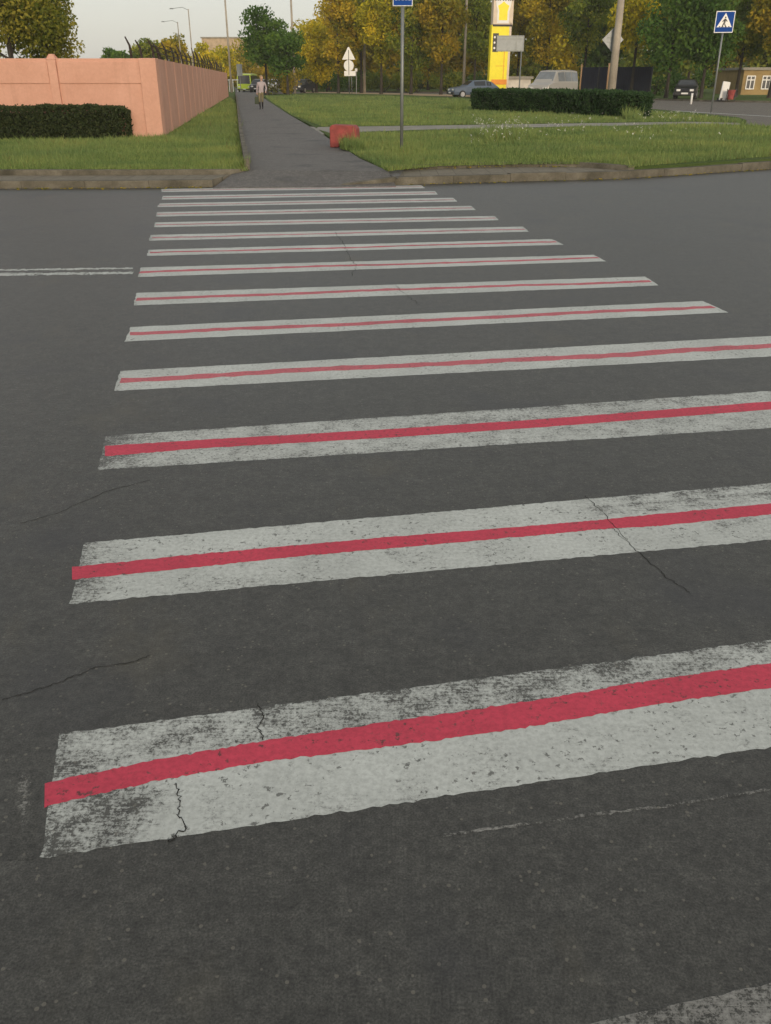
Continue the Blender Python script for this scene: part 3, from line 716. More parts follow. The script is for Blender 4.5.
for x, Y, m, pl in ((326, 118, 'green', 'yellow tree beside the dark car'), (350, 122, 'green', 'white triangular sign'), (384, 118, 'olive', 'brightest yellow tree'), (418, 116, 'olive', 'tall crossing sign pole'), (448, 118, 'olive', 'rusty tree'), (482, 120, 'green', 'yellow pylon'),
                   (556, 112, 'rust', 'silver van'), (600, 108, 'green', 'leaning concrete pole'), (690, 96, 'green', 'crossing sign'), (655, 92, 'green', 'right end of the long hedge')):
    shrub(x, Y, 5.2, 2.6, m, '%s undergrowth shrub among the trunks behind the %s' % ({'green': 'dark', 'olive': 'olive', 'rust': 'rusty'}[m], pl), group='undergrowth shrubs')
# left: big willow-like trees behind the fence
tree(14, 42, (4.6, 1.2, 9, 4), L['willow'], 'big yellowing tree behind the fence, at the left edge of the photo', n=16000, leaf=.085, blobs=46, tip=.2)
tree(52, 46, (3.2, .8, 7.0, 3), L['willow'], 'second yellowing tree behind the fence, its drooping crown nearest the open sky', n=11000, leaf=.08, blobs=40, tip=.5)
# trees beside the path's far end
tree(266, 98, (4.4, 2.1, 8.6, 4), L['green'], 'dark green round tree right of the footpath, taller of two', n=5200, leaf=.17)
tree(287, 94, (3.6, 1.3, 6.6, 3.4), L['green'], 'lower dark green tree leaning against the taller one beside the footpath', n=4200, leaf=.16)
shrub(284, 102, 3.6, 2.2, 'rust', 'rusty autumn bush under the dark green trees', n=1500, leaf=.13)
BG = [(118, 120, 'green', (4.5, 2, 5.2, 3), 'low dark green tree showing just above the fence left of its corner'), (152, 130, 'olive', (5, 2, 6.0, 4), 'olive tree showing above the fence beside the tall spikes'),
      (178, 128, 'ochre', (4.5, 2, 6.6, 4), 'ochre tree behind the spiked fence top, tallest near its middle'), (202, 135, 'yellow', (5.5, 1.5, 5.8, 4), 'yellow tree behind the spiked fence top, right of the middle'),
      (224, 150, 'yellow', (5, .5, 6.5, 4), 'bright yellow tree behind the lamp post at the fence end'), (244, 165, 'ochre', (6, .5, 7.4, 4), 'ochre tree closing the view above the lime green bus'), (306, 140, 'ochre', (6.5, .5, 8.6, 4), 'ochre tree between the dark green trees and the roadside trees')]
for x, Y, m, c, lb in BG: tree(x, Y, c, L[m], lb, n=2600, leaf=.22, blobs=20)

# ------------------------------------------------------------------ far buildings
def building(name, label, c0, c1, Y, z0, z1, mat, depth=12, rows=0, cols=0, roof=M_CONC, zb=.12):
    a, b = at(c0, YH, Y).x, at(c1, YH, Y).x; wd = b - a; h = z1 - zb
    root = empty(name, ((a + b) / 2, Y, zb)); tag(root, label, 'building')
    bm = NB(); bx(bm, Vector((0, depth / 2, h / 2)), (wd, depth, h)); from_bm('wall', bm, mat, root)
    bm = NB(); bx(bm, Vector((0, depth / 2, h + .12)), (wd + .4, depth + .4, .24)); from_bm('roof', bm, roof, root)
    for r in range(rows):
        for q in range(cols):
            X = -wd / 2 + wd * (q + .5) / cols; Z = h * (r + .5) / rows
            ww, hh = wd / cols * .5, h / rows * .52
            bm = NB()
            for dx in (-ww / 2, 0, ww / 2): bx(bm, Vector((X + dx, -.04, Z)), (.09, .08, hh + .08))
            for dz in (-hh / 2, hh * .2, hh / 2): bx(bm, Vector((X, -.03, Z + dz)), (ww, .07, .09))
            fo = from_bm('window', bm, M_SWHITE, root)
            bm = NB(); bx(bm, Vector((X, -.012, Z)), (ww, .02, hh)); from_bm('pane', bm, M_GLASS, fo)
    return root
building('apartment_block', 'pale tan long building far behind the yellow trees at the fence end', 205, 262, 210, 0, 9.4, M_TANW)
building('plaster_house', 'ochre plaster house with white windows at the right edge among trees', 743, 790, 96, 0, 2.35, M_OCHREW, depth=8, rows=1, cols=3)
bw = building('low_wall_building', 'low white painted building wall behind the route sign post', 508, 531, 96, 0, 1.55, M_WALLW, depth=3)

# ------------------------------------------------------------------ poles and signs
def pole(name, label, px, py, top_py, r0, r1, mat, z=LZ, top_px=None, cat='pole', group=None, n=10, Y=None):
    b = P(px, py, z) if Y is None else Vector((at(px, py, Y).x, Y, z))
    h = at(px, top_py, b.y).z - z; root = empty(name, b); tag(root, label, cat, group)
    dx = 0 if top_px is None else at(top_px, top_py, b.y).x - b.x
    bm = NB(); tube(bm, [(0, 0, -.2), (dx * .5, 0, h * .5), (dx, 0, h)], [r0, (r0 + r1) / 2, r1], n)
    from_bm('shaft', bm, mat, root, smooth=True); return root, h, dx
p1, h, _ = pole('lamp_post', 'tall thin pale lamp post at the far end of the salmon fence', 231.8, 92.5, -8, .13, .085, M_CONCW)
bm = NB(); tube(bm, [(0, 0, h - .2), (.5, -.1, h + .5), (1.5, -.3, h + .8)], .05, 6); from_bm('lamp_arm', bm, M_GALV, p1)
for px, Y, tp, lb in ((183, 120, 22, 'faint thin lamp post behind the fence spikes, shorter of two'), (194.5, 105, 9, 'faint thin lamp post behind the fence spikes, taller of two')):
    q, h, _ = pole('lamp_post', lb, px, YH, tp, .075, .05, M_CONCW, Y=Y, z=.12, cat='pole')
    bm = NB(); tube(bm, [(0, 0, h - .1), (-.6, -.1, h + .15), (-1.6, -.1, h + .05)], .025, 6); from_bm('lamp_arm', bm, M_GALV, q)
    bm = NB(); bx(bm, Vector((-1.75, -.1, h + .03)), (.45, .18, .09), taper=.7); from_bm('lamp_head', bm, M_GALV, q, bevel=.02)
pole('utility_pole', 'pale pole rising behind the lower dark green tree by the footpath', 295, 93.5, -10, .14, .10, M_CONCW, z=.12)
pole('utility_pole', 'sunlit bare pole right of the white triangular road sign', 364.6, 93.0, -10, .17, .12, M_CONCW, z=.12)
pole('utility_pole', 'sunlit bare pole between the rusty tree and the yellow pylon', 463.2, 94.6, -10, .15, .11, M_CONCW, z=.12)
cpole, cph, _ = pole('concrete_pole', 'thick weathered concrete pole leaning beside the long hedge, diamond sign on it', 610, 103.5, -14, .27, .20, M_CONCW, z=LZ)
sp1, h, _ = pole('wooden_post', 'short sunlit wooden post just left of the leaning concrete pole', 606.2, 98, 63, .12, .11, M_WOODP, z=.12)
pole('wooden_post', 'pale short post at the rear end of the silver van', 579, 96.5, 64, .07, .07, M_WOODP, z=.12)
pole('bollard', 'thin white roadside marker post left of the crossing sign post', 691, 103.0, 93.2, .07, .07, M_SWHITE, z=.12, cat='post')
# diamond sign seen from behind
Yd = cpole.location.y
ds = empty('diamond_sign', at(614.0, 39.5, Yd) + Vector((0, .3, 0))); tag(ds, 'diamond shaped priority sign seen from behind on the concrete pole', 'road sign')
k = .66
bm = NB(); prism(bm, [(-k, 0), (0, -k), (k, 0), (0, k)], -.015, .015, lambda a, b, d: Vector((a, d, b))); from_bm('plate', bm, M_SBACK, ds, bevel=.006)
bm = NB(); bx(bm, Vector((0, -.03, .12)), (.7, .03, .05)); bx(bm, Vector((0, -.03, -.12)), (.7, .03, .05)); from_bm('bracket', bm, M_GALV, ds)

def person_icon(bm, s, y, ox=0, oz=0):         # walking figure of a crossing sign, as thin raised shapes
    fr_ = lambda a, b, d: Vector((ox + a * s, d, oz + b * s))
    def pl(pts): prism(bm, pts, y - .004, y + .002, fr_)
    pl([(.02 + .07 * math.cos(t * math.pi / 5), .36 + .07 * math.sin(t * math.pi / 5)) for t in range(10)])
    pl([(-.06, .27), (-.10, -.02), (.06, -.02), (.09, .27)]); pl([(-.10, .0), (-.24, -.36), (-.15, -.36), (-.0, -.04)]); pl([(-.02, .0), (.08, -.16), (.20, -.36), (.11, -.38), (-.02, -.15)])
    pl([(-.06, .26), (-.22, .06), (-.17, .02), (-.02, .18)]); pl([(.07, .26), (.22, .08), (.18, .03), (.05, .16)])
def crossing_sign(name, label, pos, s, parent_h, rz, pole_r, face=True, tilt=0):
    """Square blue pedestrian crossing sign on a steel post; white triangle with a dark walker and stripes."""
    root = empty(name, pos, rz); tag(root, label, 'road sign'); root.rotation_euler = (0, tilt, rz)
    zc = parent_h
    bm = NB(); tube(bm, [(0, 0, -.2), (0, 0, zc + s * .45)], pole_r, 8); from_bm('post', bm, M_GALV, root, smooth=True)
    bm = NB(); bx(bm, Vector((0, -.05, zc)), (s, .02, s)); pan = from_bm('panel', bm, M_SWHITE, root, bevel=.008)
    bm = NB(); bx(bm, Vector((0, -.062, zc)), (s * .92, .006, s * .92)); from_bm('blue_field', bm, M_SBLUE, pan)
    bm = NB(); prism(bm, [(-.40 * s, -.24 * s), (.40 * s, -.24 * s), (0, .41 * s)], -.072, -.066, lambda a, b, d: Vector((a, d, zc + b))); from_bm('triangle', bm, M_SWHITE, pan)
    bm = NB(); person_icon(bm, s * .62, -.075, 0, zc - .02 * s)
    for q in range(4): bx(bm, Vector(((-.24 + q * .16) * s, -.076, zc - .215 * s)), (.08 * s, .004, .035 * s))
    from_bm('walker', bm, M_BLACK, pan)
    return root
b = P(711, 112.8, .05); hs = at(724, 22, b.y).z - .05; 
crossing_sign('crossing_sign', 'blue square pedestrian crossing sign on a slim post at the far right', b, (at(733, 22, b.y).x - at(714, 22, b.y).x), hs, 0, .045, tilt=R(-.7))
b = P(401.5, 151, LZ); hs = at(402, -5.2, b.y).z - LZ
crossing_sign('crossing_sign', 'tall crossing sign post in the near grass, blue panel at its top', b, .40, hs, 0, .034)
# three road signs on one post, seen from behind / pale
b = P(349.3, 93.6, .17); Y = b.y; sc = (at(356, 60, Y).x - at(343, 60, Y).x) / 13.0
rs = empty('road_sign_post', b); tag(rs, 'road sign post with pale triangle, disc and plate beyond the lawn', 'road sign')
def zz(py): return at(350, py, Y).z - b.z
bm = NB(); tube(bm, [(0, .03, -.2), (0, .03, zz(50))], .045, 8); tube(bm, [(.28, .03, -.2), (.28, .03, zz(70))], .035, 8); from_bm('post', bm, M_GALV, rs, smooth=True)
fx = lambda a, c, d: Vector((a, d, c))
bm = NB(); prism(bm, [(-6.6 * sc, zz(59.6)), (6.6 * sc, zz(59.6)), (.6 * sc, zz(47)), (-.6 * sc, zz(47))], -.03, -.01, fx); from_bm('triangle_plate', bm, M_SWHITE, rs, bevel=.005)
rr = 5.0 * sc; zc = zz(65.6); bm = NB(); prism(bm, [(rr * math.cos(t * math.pi / 12), zc + rr * math.sin(t * math.pi / 12)) for t in range(24)], -.05, -.03, fx); from_bm('disc_plate', bm, M_SWHITE, rs, bevel=.005)
bm = NB(); bx(bm, Vector((1.0 * sc, -.03, zz(73.5))), (11.5 * sc, .02, zz(71) - zz(76))); from_bm('lower_plate', bm, M_SWHITE, rs, bevel=.005)
bm = NB(); bx(bm, Vector((0, -.055, (zz(50) + zz(75)) / 2)), (.06, .012, zz(50) - zz(75))); from_bm('strap', bm, M_DGREY, rs)
b = P(356.5, 93.2, .17); q = empty('marker_post', b); tag(q, 'slim short post with small plate right of the triangular sign post', 'post')
bm = NB(); tube(bm, [(0, 0, -.2), (0, 0, at(356.5, 69, b.y).z - b.z)], .05, 6); from_bm('shaft', bm, M_GALV, q)
bm = NB(); bx(bm, Vector((0, -.06, at(356.5, 70, b.y).z - b.z)), (.25, .02, .3)); from_bm('plate', bm, M_SWHITE, q)
# plate sign above the bus
b = Vector((at(239.5, 70, 105).x, 105, .12)); q = empty('road_sign', b); tag(q, 'small whitish rectangular sign standing above the lime green bus', 'road sign')
bm = NB(); tube(bm, [(0, .03, -.2), (0, .03, at(239, 65, 105).z)], .04, 6); from_bm('post', bm, M_GALV, q)
bm = NB(); bx(bm, Vector((0, 0, at(239, 70, 105).z - .12)), (.62, .02, 1.15)); from_bm('plate', bm, M_SBACK, q, bevel=.004)
# route sign seen from behind with a dark side panel
b = P(518.5, 100, .12); Y = b.y; q = empty('route_sign', b); tag(q, 'grey rectangular road sign seen from behind, dark panel with white dots at its left', 'road sign')
za, zb_ = at(510, 35.5, Y).z - .12, at(510, 51.5, Y).z - .12; xa, xb = at(496.5, 43, Y).x - b.x, at(524, 43, Y).x - b.x
bm = NB(); tube(bm, [(0, .05, -.2), (0, .05, zb_ + .3)], .05, 8); tube(bm, [(xa * .78, .05, zb_ - .02), (xa * .78, .05, zb_ + .3)], .05, 6); from_bm('post', bm, M_GALV, q)
bm = NB(); bx(bm, Vector(((xa + xb) / 2, 0, (za + zb_) / 2)), (xb - xa, .04, za - zb_)); pan = from_bm('panel', bm, M_SBACK, q, bevel=.006)
bm = NB()
for z in (zb_ + (za - zb_) * t for t in (.06, .78, .96)): bx(bm, Vector(((xa + xb) / 2, -.035, z)), (xb - xa, .03, .05))
for x in (xa + .04, xa + (xb - xa) * .72, xb - .04): bx(bm, Vector((x, -.04, (za + zb_) / 2)), (.05, .03, za - zb_))
from_bm('frame_rail', bm, M_GALV, pan)
bm = NB(); bx(bm, Vector((xa - .06, .10, (za + zb_) / 2 + .06)), (.42, .06, za - zb_ + .18)); dk = from_bm('dark_panel', bm, M_BLACK, q, bevel=.006)
for t in (.16, .5, .84):
    bm = NB(); zc = zb_ + (za - zb_) * t + .06; prism(bm, [(xa - .14 + .075 * math.cos(a * math.pi / 6), zc + .075 * math.sin(a * math.pi / 6)) for a in range(12)], .045, .068, fx); from_bm('white_dot', bm, M_SWHITE, dk)

# ------------------------------------------------------------------ yellow fuel station pylon
Y = 88.0; X0, X1 = at(488.0, 80, Y).x, at(509.0, 80, Y).x; wd = X1 - X0
b = Vector(((X0 + X1) / 2, Y, .12)); py = empty('price_pylon', b, R(14)); tag(py, 'tall yellow fuel station pylon with pale emblem head, behind the hedge', 'pylon')
def zp(p): return at(498, p, Y).z - .12
bm = NB(); bx(bm, Vector((-.12, 0, (zp(27) + zp(97)) / 2)), (wd * .92, .55, zp(27) - zp(97) + .3)); from_bm('yellow_body', bm, M_YEL, py, bevel=.03)
bm = NB(); bx(bm, Vector((wd * .40, .02, zp(60) / 1)), (.22, .62, 2 * zp(60) - .0)); from_bm('pale_side', bm, M_PALE, py, bevel=.02)
bm = NB(); bx(bm, Vector((.02, 0, (zp(-30) + zp(26.6)) / 2)), (wd * .98, .58, zp(-30) - zp(26.6))); hd = from_bm('head', bm, M_PALE, py, bevel=.03)
bm = NB(); bx(bm, Vector((0, -.31, zp(25.6))), (wd * .96, .03, .16)); from_bm('joint_band', bm, M_DGREY, hd)
bm = NB(); bx(bm, Vector((-.06, -.285, zp(82))), (wd * .78, .03, .42)); from_bm('orange_stripe', bm, M_ORA, py)
bm = NB(); bx(bm, Vector((.32, -.283, zp(64))), (.05, .02, 3.4)); bx(bm, Vector((.0, -.283, zp(66))), (.9, .02, .03)); from_bm('panel_seam', bm, M_ORA, py)
e = .165; ez = zp(11.5)
bm = NB(); prism(bm, [(-4.6 * e, 5.2 * e), (-4.2 * e, 3 * e), (-3.4 * e, 0), (-3.4 * e, -5.6 * e), (3.4 * e, -5.6 * e), (3.4 * e, 0), (4.2 * e, 3 * e), (4.6 * e, 5.2 * e)], -.32, -.30, lambda a, c, d: Vector((a, d, ez + c))); from_bm('emblem_ground', bm, M_SWHITE, hd)
bm = NB(); prism(bm, [(0, 4.6 * e), (-1.2 * e, 3.6 * e), (-3.2 * e, 2.6 * e), (-2.4 * e, 0), (-2.4 * e, -4.2 * e), (2.4 * e, -4.2 * e), (2.4 * e, 0), (3.2 * e, 2.6 * e), (1.2 * e, 3.6 * e)], -.34, -.322, lambda a, c, d: Vector((a, d, ez + c))); from_bm('emblem', bm, M_YEL, hd)
bm = NB()
for i, xx in enumerate((-4.6, -3.4, -2.2, -.4, 1.0, 2.6, 3.8, 5.0)): bx(bm, Vector((xx * e, -.345, ez + 6.2 * e + .1)), (.09, .02, .62))
for a, c in ((-4.6, -3.4), (-.4, 1.0), (3.8, 5.0)): bx(bm, Vector(((a + c) / 2 * e, -.346, ez + 6.2 * e + .06)), (abs(c - a) * e, .018, .07))
from_bm('lettering', bm, M_BLACK, hd)

# ------------------------------------------------------------------ vehicles
def wheel(parent, x, y, r, wd=.2):
    bm = NB(); bmesh.ops.create_cone(bm, cap_ends=True, segments=20, radius1=r, radius2=r, depth=wd, matrix=Matrix.Translation((x, y, r)) @ Matrix.Rotation(math.pi / 2, 4, 'X'))
    w_ = from_bm('wheel', bm, M_TYRE, parent, bevel=.03)
    bm = NB(); s = 1 if y > 0 else -1
    bmesh.ops.create_cone(bm, cap_ends=True, segments=16, radius1=r * .62, radius2=r * .62, depth=.03, matrix=Matrix.Translation((x, y + s * (wd / 2 + .006), r)) @ Matrix.Rotation(math.pi / 2, 4, 'X')); from_bm('rim', bm, M_RIM, w_)
def vehicle(name, label, cat, loc, rz, paint, stations, hw, wheels, wr, glass, lamp_z, lower=.28, side_win=None, group=None):
    """stations: (x, belt z, roof z, half width at belt, half width at roof); x forward."""
    root = empty(name, loc, rz); tag(root, label, cat, group)
    bm = NB(); rings = []
    for x, zb_, zr, w0, w1 in stations:
        pts = [(-w0 * .94, lower), (-w0, lower + .22), (-w0, zb_), (-w1, zr - .05 * (zr > zb_ + .1)), (-w1 * .82, zr), (w1 * .82, zr), (w1, zr - .05 * (zr > zb_ + .1)), (w0, zb_), (w0, lower + .22), (w0 * .94, lower)]
        rings.append([bm.verts.new((x, y, z)) for y, z in pts])
    for a, c in zip(rings, rings[1:]):
        for i in range(10): bm.faces.new((a[i], a[(i + 1) % 10], c[(i + 1) % 10], c[i]))
    bm.faces.new(rings[0]); bm.faces.new(rings[-1][::-1]); bmesh.ops.recalc_face_normals(bm, faces=bm.faces)
    from_bm('body', bm, paint, root, bevel=.025)
    cab = [s for s in stations if s[2] > s[1] + .25]
    for sg in (-1, 1):                            # side windows lie on the slanted cabin side
        for a, c in zip(cab, cab[1:]):
            bm = NB()
            def pt(s, t, inx): 
                return Vector((s[0] + inx, sg * (s[3] + (s[4] - s[3]) * t + .012), s[1] + (s[2] - s[1]) * t))
            v = [bm.verts.new(p) for p in (pt(a, .10, -.05 if a[0] > c[0] else .05), pt(c, .10, .05 if a[0] > c[0] else -.05), pt(c, .84, .05 if a[0] > c[0] else -.05), pt(a, .84, -.05 if a[0] > c[0] else .05))]
            bm.faces.new(v); r_ = bmesh.ops.extrude_face_region(bm, geom=bm.faces[:])
            for q in [g for g in r_['geom'] if isinstance(g, bmesh.types.BMVert)]: q.co.y -= sg * .01
            from_bm('side_window', bm, glass, root)
    for nm, s0, s1 in (('windscreen', stations[[s in cab for s in stations].index(True) - 1], cab[0]), ('rear_window', stations[len(stations) - [s in cab for s in stations][::-1].index(True)] if stations[-1] not in cab else None, cab[-1])):
        if s0 is None: continue
        bm = NB(); dirx = 1 if nm == 'windscreen' else -1
        off = Vector((dirx * .015, 0, .012))
        A = [Vector((s0[0], y * s0[3] * .86, s0[1])) for y in (-1, 1)]; B = [Vector((s1[0], y * s1[4] * .86, s1[2])) for y in (-1, 1)]
        q = [A[0].lerp(B[0], .12), A[1].lerp(B[1], .12), A[1].lerp(B[1], .90), A[0].lerp(B[0], .90)]
        v = [bm.verts.new(p + off) for p in q]; bm.faces.new(v); r_ = bmesh.ops.extrude_face_region(bm, geom=bm.faces[:])
        for g in [g for g in r_['geom'] if isinstance(g, bmesh.types.BMVert)]: g.co += Vector((-dirx * .012, 0, -.01))
        from_bm(nm, bm, glass, root)
    xf, xr = stations[0], stations[-1]
    for sg in (-1, 1):
        bm = NB(); bx(bm, Vector((xf[0] + .005, sg * xf[3] * .70, lamp_z)), (.05, xf[3] * .42, .15)); from_bm('headlight', bm, M_LAMP, root, bevel=.02)
        bm = NB(); bx(bm, Vector((xr[0] - .005, sg * xr[3] * .78, lamp_z + .08)), (.05, xr[3] * .26, .2)); from_bm('tail_light', bm, M_LAMPR, root, bevel=.02)
        for x in wheels: wheel(root, x, sg * (hw - .1), wr)
    bm = NB(); bx(bm, Vector((xf[0] + .03, 0, lower + .13)), (.1, hw * 1.9, .16)); bx(bm, Vector((xr[0] - .03, 0, lower + .13)), (.1, hw * 1.9, .16)); from_bm('bumper', bm, M_DGREY, root, bevel=.02)
    bm = NB(); bx(bm, Vector((xf[0] + .085, 0, lower + .16)), (.02, .5, .11)); from_bm('number_plate', bm, M_SWHITE, root)
    return root
def paint(name, c, rough=.3): return simple(name, c, rough, .15, var=.05)
SED = [(2.15, .62, .64, .70, .62), (2.02, .78, .80, .80, .70), (1.0, .90, .93, .84, .74), (.30, .93, 1.38, .85, .62), (-.85, .93, 1.42, .85, .62), (-1.42, .94, 1.30, .84, .60), (-1.95, .92, .95, .82, .70), (-2.15, .70, .86, .76, .68)]
M_CARB = paint('grey_blue_car_paint', (0.10, 0.135, 0.19)); M_CARD = paint('dark_blue_car_paint', (0.022, 0.028, 0.045)); M_CARW = paint('white_car_paint', (0.70, 0.70, 0.68)); M_VAN = paint('silver_van_paint', (0.36, 0.35, 0.33)); M_BUS = paint('lime_bus_paint', (0.50, 0.66, 0.03)); M_CARK = paint('black_car_paint', (0.015, 0.015, 0.017))
b = P(473, 98.0, .05); vehicle('parked_car', 'grey blue saloon car behind the left end of the long hedge', 'car', b, R(198), M_CARB, SED, .85, (1.35, -1.3), .31, M_GLASS, .66)
b = P(303, 92.8, .12); vehicle('parked_car', 'dark blue car beyond the lawn under the dark green trees', 'car', b, R(252), M_CARD, SED, .85, (1.35, -1.3), .31, M_GLASS, .66)
b = P(274.5, 92.0, .12); vehicle('parked_car', 'white car far behind the footpath, half hidden by the rusty bush', 'car', b, R(260), M_CARW, SED, .85, (1.35, -1.3), .31, M_GLASS, .66)
b = P(259.5, 92.5, .12); vehicle('parked_car', 'dark car standing behind the pedestrian at the end of the footpath', 'car', b, R(268), M_CARK, SED, .85, (1.35, -1.3), .31, M_GLASS, .66)
b = P(685, 99.2, .12); vehicle('parked_car', 'black car in the deep shade behind the main road, near the white marker post', 'car', b, R(250), M_CARK, SED, .85, (1.35, -1.3), .31, M_GLASS, .66)
VAN = [(2.55, .80, .86, .86, .78), (2.45, 1.05, 1.08, .95, .84), (1.75, 1.22, 1.26, .97, .84), (.95, 1.24, 2.10, .98, .80), (-.2, 1.24, 2.16, .98, .82), (-1.4, 1.24, 2.16, .98, .82), (-2.5, 1.24, 2.12, .97, .80), (-2.62, 1.2, 2.0, .95, .76)]
b = P(552, 99.2, .05); vehicle('parked_van', 'silver grey van standing behind the long hedge, nose to the left', 'van', b, R(232), M_VAN, VAN, .97, (1.65, -1.65), .34, M_GLASSL, .85)
BUS = [(4.0, 1.0, 1.04, 1.12, 1.06), (3.96, 1.15, 2.55, 1.15, 1.06), (1.5, 1.15, 2.65, 1.16, 1.08), (-1.2, 1.15, 2.65, 1.16, 1.08), (-3.9, 1.15, 2.6, 1.15, 1.06), (-4.0, 1.1, 1.3, 1.12, 1.05)]
b = P(246.5, 92.2, .12); b.y += 3; bus = vehicle('minibus', 'lime green bus facing the camera at the far end of the footpath', 'bus', Vector((at(247.5, 80, b.y).x, b.y, .12)), R(-90), M_BUS, BUS, 1.15, (2.7, -2.5), .42, M_GLASS, .75)
for c_ in bus.children: pass
bus.scale = (.76, .76, .76)

# navy metal fence and other clutter across the road
a_, c_ = Vector((at(581, 80, 92).x, 92, .12)), Vector((at(651, 80, 88).x, 88, .12)); hgt = at(610, 67, 90).z - .12
nf = empty('metal_fence', a_); tag(nf, 'dark navy sheet metal fence behind the concrete pole', 'fence')
d = c_ - a_; ang = math.atan2(d.y, d.x); n = 4
for i in range(n):
    bm = NB(); m_ = d * ((i + .5) / n) + Vector((0, 0, hgt / 2)); ww = d.length / n
    bx(bm, m_, (ww - .1, .05, hgt), ang)
    for k in range(8): bx(bm, m_ + d.normalized() * ((k + .5) / 8 - .5) * ww - Vector((0, .04, 0)), (.05, .03, hgt - .1), ang)
    from_bm('sheet_panel', bm, M_NAVY, nf)
for i in range(n + 1):
    bm = NB(); bx(bm, d * (i / n) + Vector((0, -.05, hgt / 2)), (.09, .12, hgt + .1), ang); from_bm('post', bm, M_DGREY, nf)
b = P(723, 101, .12); kb = empty('notice_board', b, R(20)); tag(kb, 'upright white board standing by the far roadside behind the crossing sign post', 'board')
hb = at(723, 82.5, b.y).z - .12
bm = NB(); bx(bm, Vector((0, 0, hb / 2 + .05)), (.62, .12, hb), 0, 0, R(6)); from_bm('panel', bm, M_SWHITE, kb, bevel=.02)
bm = NB(); bx(bm, Vector((-.28, .05, .1)), (.1, .5, .2)); bx(bm, Vector((.2, .05, .1)), (.1, .5, .2)); from_bm('foot', bm, M_DGREY, kb)
b = P(730, 101.2, .12); ub = empty('litter_bin', b); tag(ub, 'small red litter bin just right of the white board', 'bin')
bm = NB(); bmesh.ops.create_cone(bm, cap_ends=True, segments=14, radius1=.20, radius2=.28, depth=.62, matrix=Matrix.Translation((0, 0, .42))); from_bm('bucket', bm, M_REDP, ub)
bm = NB(); bx(bm, Vector((-.3, 0, .4)), (.05, .05, .8)); bx(bm, Vector((.3, 0, .4)), (.05, .05, .8)); tube(bm, [(-.3, 0, .62), (.3, 0, .62)], .02, 6); from_bm('stand', bm, M_DGREY, ub)
# light gate frame at the fence end
b = P(234.4, 92.2, .12); gt = empty('barrier_frame', b); tag(gt, 'pale steel barrier frame between the fence end and the lime green bus', 'barrier')
bm = NB()
for x in (-.55, -.1, .45): tube(bm, [(x, 0, -.1), (x, 0, 1.35)], .05, 6)
tube(bm, [(-.7, 0, 1.33), (.6, 0, 1.33)], .06, 6); from_bm('frame', bm, M_SWHITE, gt)

# red painted concrete block by the path
b = P(345, 147, PZ); rb = empty('red_block', b, R(-8)); tag(rb, 'chunky red painted concrete block with grass overgrowing its foot', 'block')
sw = at(358, 140, b.y).x - at(331, 140, b.y).x; sh = at(345, 124.5, b.y).z - PZ
bm = NB(); prism(bm, [(-sw / 2, 0), (-sw * .18, 0), (-sw * .10, sh * .34), (sw * .08, sh * .46), (sw * .24, sh * .34), (sw * .30, 0), (sw / 2, 0), (sw * .49, sh * .82), (sw * .40, sh * .97), (-sw * .42, sh), (-sw * .5, sh * .9)], -.22, .25, lambda a, c, d: Vector((a, d, c)))
bmesh.ops.recalc_face_normals(bm, faces=bm.faces); from_bm('block', bm, M_REDP, rb, bevel=.025)

# ------------------------------------------------------------------ the pedestrian on the path
M_JACK = simple('light_lilac_jacket', (0.36, 0.31, 0.33), .85); M_TROU = simple('khaki_trousers', (0.17, 0.145, 0.08), .9); M_BOOT = simple('dark_boots', (0.016, 0.016, 0.022), .6); M_SKIN = simple('skin', (0.52, 0.32, 0.23), .6); M_HAIR = simple('fair_hair', (0.40, 0.29, 0.17), .7)
pb = P(261.5, 109.8, PZ); ph = empty('person', pb); k = (at(264, 76.3, pb.y).z - PZ) / 1.72
tag(ph, 'pedestrian in a pale lilac jacket, khaki trousers and dark boots walking on the footpath', 'person')
J = {'pel': (.03, 0, .93, .135), 'ab': (.05, 0, 1.10, .13), 'ch': (.07, .0, 1.30, .155), 'nk0': (.09, 0, 1.44, .075), 'nk': (.095, -.01, 1.51, .052), 'hd0': (.10, -.02, 1.575, .075), 'hd': (.10, -.02, 1.64, .092), 'hd2': (.10, -.01, 1.69, .055),
     'hl': (-.06, 0, .88, .095), 'kl': (-.055, -.14, .50, .062), 'al': (-.05, -.05, .11, .045), 'tl': (-.055, -.20, .05, .038),
     'hr': (.11, 0, .88, .095), 'kr': (.085, -.02, .48, .062), 'ar': (.055, .19, .13, .045), 'tr': (.05, .06, .045, .038),
     'sl': (-.13, 0, 1.37, .068), 'el': (-.19, .06, 1.10, .05), 'wl': (-.20, -.03, .87, .036), 'fl': (-.19, -.05, .78, .028),
     'sr': (.27, 0, 1.38, .068), 'er': (.34, .05, 1.12, .05), 'wr': (.32, -.16, .95, .036), 'fr': (.31, -.20, .88, .028)}
E_ = [('pel', 'ab'), ('ab', 'ch'), ('ch', 'nk0'), ('nk0', 'nk'), ('nk', 'hd0'), ('hd0', 'hd'), ('hd', 'hd2'), ('pel', 'hl'), ('hl', 'kl'), ('kl', 'al'), ('al', 'tl'), ('pel', 'hr'), ('hr', 'kr'), ('kr', 'ar'), ('ar', 'tr'), ('ch', 'sl'), ('sl', 'el'), ('el', 'wl'), ('wl', 'fl'), ('ch', 'sr'), ('sr', 'er'), ('er', 'wr'), ('wr', 'fr')]
nm = list(J); me = bpy.data.meshes.new('person_skeleton'); me.from_pydata([J[n][:3] for n in nm], [(nm.index(a), nm.index(c)) for a, c in E_], [])
